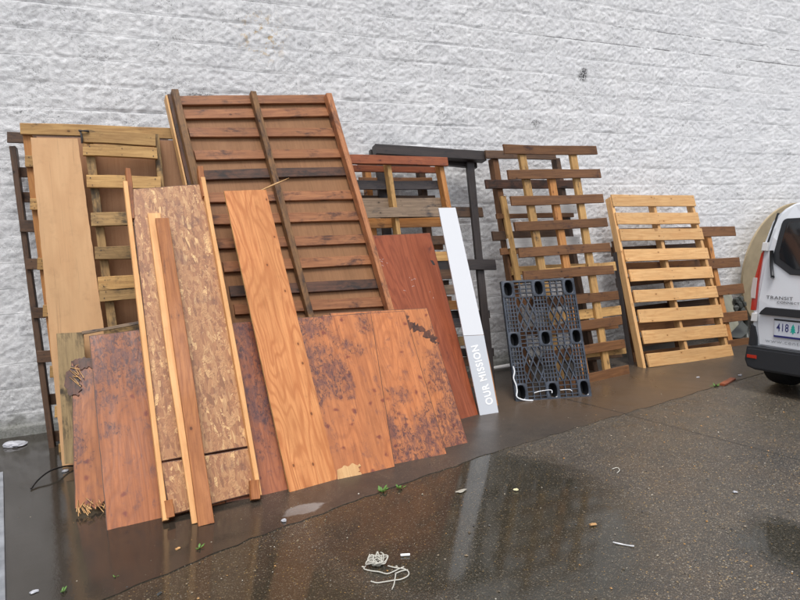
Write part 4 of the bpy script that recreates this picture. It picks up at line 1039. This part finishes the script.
crumple('plastic_scrap', 16, 446, .10, .07, .035, bagm, 'crumpled white plastic scrap on the ground at the left end of the wall')
crumple('plastic_scrap', 65.5, 472, .03, .02, .012, bagm, 'small bright plastic scrap at the foot of the pale plank')
crumple('plastic_scrap', 284, 522, .022, .018, .012, bagm, 'small white scrap below the grey patch in front of the orange plank')
crumple('plastic_scrap', 461, 492, .045, .02, .006, plain('grey_mush', (.35, .33, .28), .5), 'pale grey smear of wet paper left of the puddle reflection')
crumple('plastic_scrap', 34, 593.5, .022, .014, .010, bagm, 'white pebble-like scrap at the bottom left corner')
crumple('plastic_scrap', 698, 378, .02, .015, .008, bagm, 'tiny white fleck on the ground below the pale pine pallet')
crumple('plastic_scrap', 740, 376, .025, .02, .015, bagm, 'small white pebble on the ground left of the van tyre')
crumple('plastic_scrap', 735, 493, .018, .014, .008, bagm, 'small pale pebble on the asphalt at the right')
crumple('plastic_scrap', 516, 491, .02, .014, .01, plain('yellow_white', (.7, .65, .4), .5), 'pale yellow pebble on the asphalt left of the middle')
# stick, wood chip
def tiny_board(name, q0, q1, W, T, mat, label, cat):
    a, b = Gz(*q0, T/2+.004), Gz(*q1, T/2+.004); me = board_mesh(name, (b-a).length, W, T, .001)
    o = link(name, me, mat, frame((a+b)/2, b-a, Vector((0, 0, 1)))); tag(o, label, cat); return o
tiny_board('white_stick', (613, 543.5), (634, 547.5), .007, .006, plain('pale_stick', (.55, .56, .58), .3), 'thin pale grey stick lying on the asphalt', 'stick')
tiny_board('wood_chip', (590, 526.3), (596, 525.3), .018, .008, M['splinter'], 'short orange wood chip lying on the asphalt', 'wood chip')
tiny_board('wood_chip', (722, 386), (733, 380), .05, .02, M['ply_red'], 'red-brown wood chip by the weeds in front of the van', 'wood chip')
tiny_board('wood_chip', (176, 0+551), (180, 549), .014, .008, M['splinter'], 'small orange wood chip below the strand board', 'wood chip')
o = tubes('wire_loop', [smooth_path([Gz(*q) for q in ((612, 470), (617, 468.5), (619.5, 471), (617, 474))], 5)], .003, strm); tag(o, 'short curl of white string on the asphalt, right of the slab edge', 'string')
# black cable
cbm = plain('black_cable_rubber', (.012, .012, .013), .35)
o = tubes('black_cable', [smooth_path([gnd(31, 489, .01), gnd(38, 480, .03), gnd(48, 472, .05), gnd(58, 468, .05), gnd(68, 466, .03), gnd(80, 466, .012)], 6)], .006, cbm); tag(o, 'black cable curving out from under the pale plank', 'cable')
# white pipe
p0 = Vector((3.55, -.22, .055)); p1 = Vector((4.35, -.16, .055))
o = tubes('white_pipe', [[p0, p0.lerp(p1, .5), p1]], .022, plain('white_pvc', (.7, .7, .7), .4), None, 14); tag(o, 'white pipe lying along the wall behind the black plastic pallet', 'pipe')
# weeds
leaf = plain('weed_leaf', (.085, .20, .035), .45)
def weed(px, py, s, n, label):
    V = []; Fs = []
    c = gnd(px, py)
    for k in range(n):
        a = random.uniform(0, 6.28); L = s*random.uniform(.5, 1); r0 = random.uniform(0, s*.7); bx = r0*math.cos(a*1.7); by = r0*math.sin(a*1.7)*.7; w_ = L*.28; up = random.uniform(.3, 1.1)
        d = Vector((math.cos(a), math.sin(a), 0)); nrm = Vector((-d.y, d.x, 0)); i0 = len(V)
        for t_, ww in ((0, .15), (.35, 1), (.7, .8), (1, .05)):
            p = Vector((bx, by, .005))+d*L*t_*.8+Vector((0, 0, up*L*(t_-.45*t_*t_)))
            V.append(tuple(p-nrm*w_*ww*.5)); V.append(tuple(p+nrm*w_*ww*.5))
        for q in range(3): Fs.append((i0+2*q, i0+2*q+1, i0+2*q+3, i0+2*q+2))
    me = bpy.data.meshes.new('weed'); me.from_pydata(V, [], Fs); me.update(); c.z = 0
    o = link('weed', me, leaf, Matrix.Translation(c)); tag(o, label, 'weed', 'weeds in the pavement joint'); return o
weed(383, 492, .045, 26, 'small bright green weed in the pavement joint, left of its twin')
weed(400, 489, .040, 18, 'small green weed in the pavement joint, right of its twin')
weed(200, 549, .035, 9, 'tiny green weed below the strand board')
weed(64, 593, .03, 10, 'tiny green weed at the bottom left of the photo')
weed(115, 578, .02, 8, 'tiny green sprout on the ground between the left weed and the sheets')
weed(716, 387, .05, 24, 'low green weed near the red-brown chip in front of the van')

# grit and pebbles on the asphalt, one uncountable scatter
gm = NT('loose_grit'); isl = gm.n('ShaderNodeNewGeometry').outputs['Random Per Island']; cr_ = gm.n('ShaderNodeValToRGB'); gm.l(isl, cr_.inputs[0])
e = cr_.color_ramp.elements; cr_.color_ramp.interpolation = 'CONSTANT'; e[0].color = (.10, .08, .055, 1); e[1].position = .35; e[1].color = (.20, .15, .09, 1)
for p_, c_ in ((.55, (.30, .26, .2, 1)), (.72, (.38, .2, .06, 1)), (.83, (.05, .05, .05, 1)), (.95, (.45, .42, .36, 1))): x = e.new(p_); x.color = c_
gm.base(cr_.outputs[0]); gm.rough(.4)
V = []; Fs = []
octa = [(1, 0, 0), (0, 1, 0), (-1, 0, 0), (0, -1, 0), (0, 0, 1)]; of = [(0, 1, 4), (1, 2, 4), (2, 3, 4), (3, 0, 4)]
cnt = 0
while cnt < 3000:
    x = random.uniform(-.8, 7.5); y = random.uniform(-5.2, -1.5)
    yb = np.interp(x, [q[0] for q in base_line], [q[1] for q in base_line])
    if y > yb+.02 and random.random() > .14: continue
    if math.hypot((x-1.75), (y+2.95)*.8) < .8 and random.random() > .4: continue
    cnt += 1
    s_ = random.choice((.002, .0025, .003, .0035, .0045, .006)) * random.uniform(.7, 1.2)*(1.25 if random.random() < .04 else 1); a = random.uniform(0, 6.28); st = random.uniform(1, 1.8)
    i0 = len(V)
    for (ox, oy, oz) in octa:
        px_ = ox*s_*st; py_ = oy*s_; V.append((x+px_*math.cos(a)-py_*math.sin(a), y+px_*math.sin(a)+py_*math.cos(a), .0045+oz*s_*.7 if oz else .003))
    Fs += [tuple(i0+k for k in f) for f in of]
me = bpy.data.meshes.new('grit'); me.from_pydata(V, [], Fs); me.update(); o = link('grit', me, gm.m, Matrix.Identity(4)); tag(o, kind='stuff')

# steel-blue post whose edge shows at the left border
postm = plain('pale_blue_painted_steel', (.24, .255, .28), .5, mottled=.4)
pp = gnd(3, 458)
g1 = gnd(3.5, 470); g2 = gnd(6, 600)
dv = (g2-g1).normalized(); nrm = Vector((-dv.y, dv.x, 0));
if nrm.x > 0: nrm = -nrm
Wk = 2.6
cc = (g1+dv*1.4)+nrm*.075; cc.z = .012
mm = frame(cc, dv, Vector((0, 0, 1)))
o = boxm('steel_rail', (Wk, .15, .022), postm, mm, bev=.004); tag(o, 'pale blue steel rail lying flat on the ground at the left border', 'rail')

# ================================================================== LIGHT
w = bpy.data.worlds.new('World'); scene.world = w; w.use_nodes = True; nt = w.node_tree
bg = nt.nodes['Background']; sky = nt.nodes.new('ShaderNodeTexSky'); sky.sky_type = 'NISHITA'; sky.sun_disc = False
SE, AZ = 66, 200     # elevation, compass azimuth clockwise from +y
sky.sun_elevation = R(SE); sky.sun_rotation = R(AZ); sky.air_density = 1.2; sky.dust_density = 4
hs = nt.nodes.new('ShaderNodeHueSaturation'); hs.inputs['Saturation'].default_value = .38
nt.links.new(sky.outputs[0], hs.inputs['Color']); nt.links.new(hs.outputs[0], bg.inputs[0]); bg.inputs[1].default_value = .13
sl = bpy.data.lights.new('sun', 'SUN'); sl.energy = 1.5; sl.angle = R(20); sl.color = (1, .97, .93)
so = bpy.data.objects.new('sun', sl); col.objects.link(so)
sd = Vector((math.sin(R(AZ))*math.cos(R(SE)), math.cos(R(AZ))*math.cos(R(SE)), math.sin(R(SE))))
so.rotation_euler = sd.to_track_quat('Z', 'Y').to_euler(); so.location = (0, -8, 10)
scene.view_settings.view_transform = 'Standard'; scene.view_settings.look = 'None'; scene.view_settings.exposure = 0.42; scene.view_settings.gamma = 1
scene.view_settings.use_curve_mapping = False
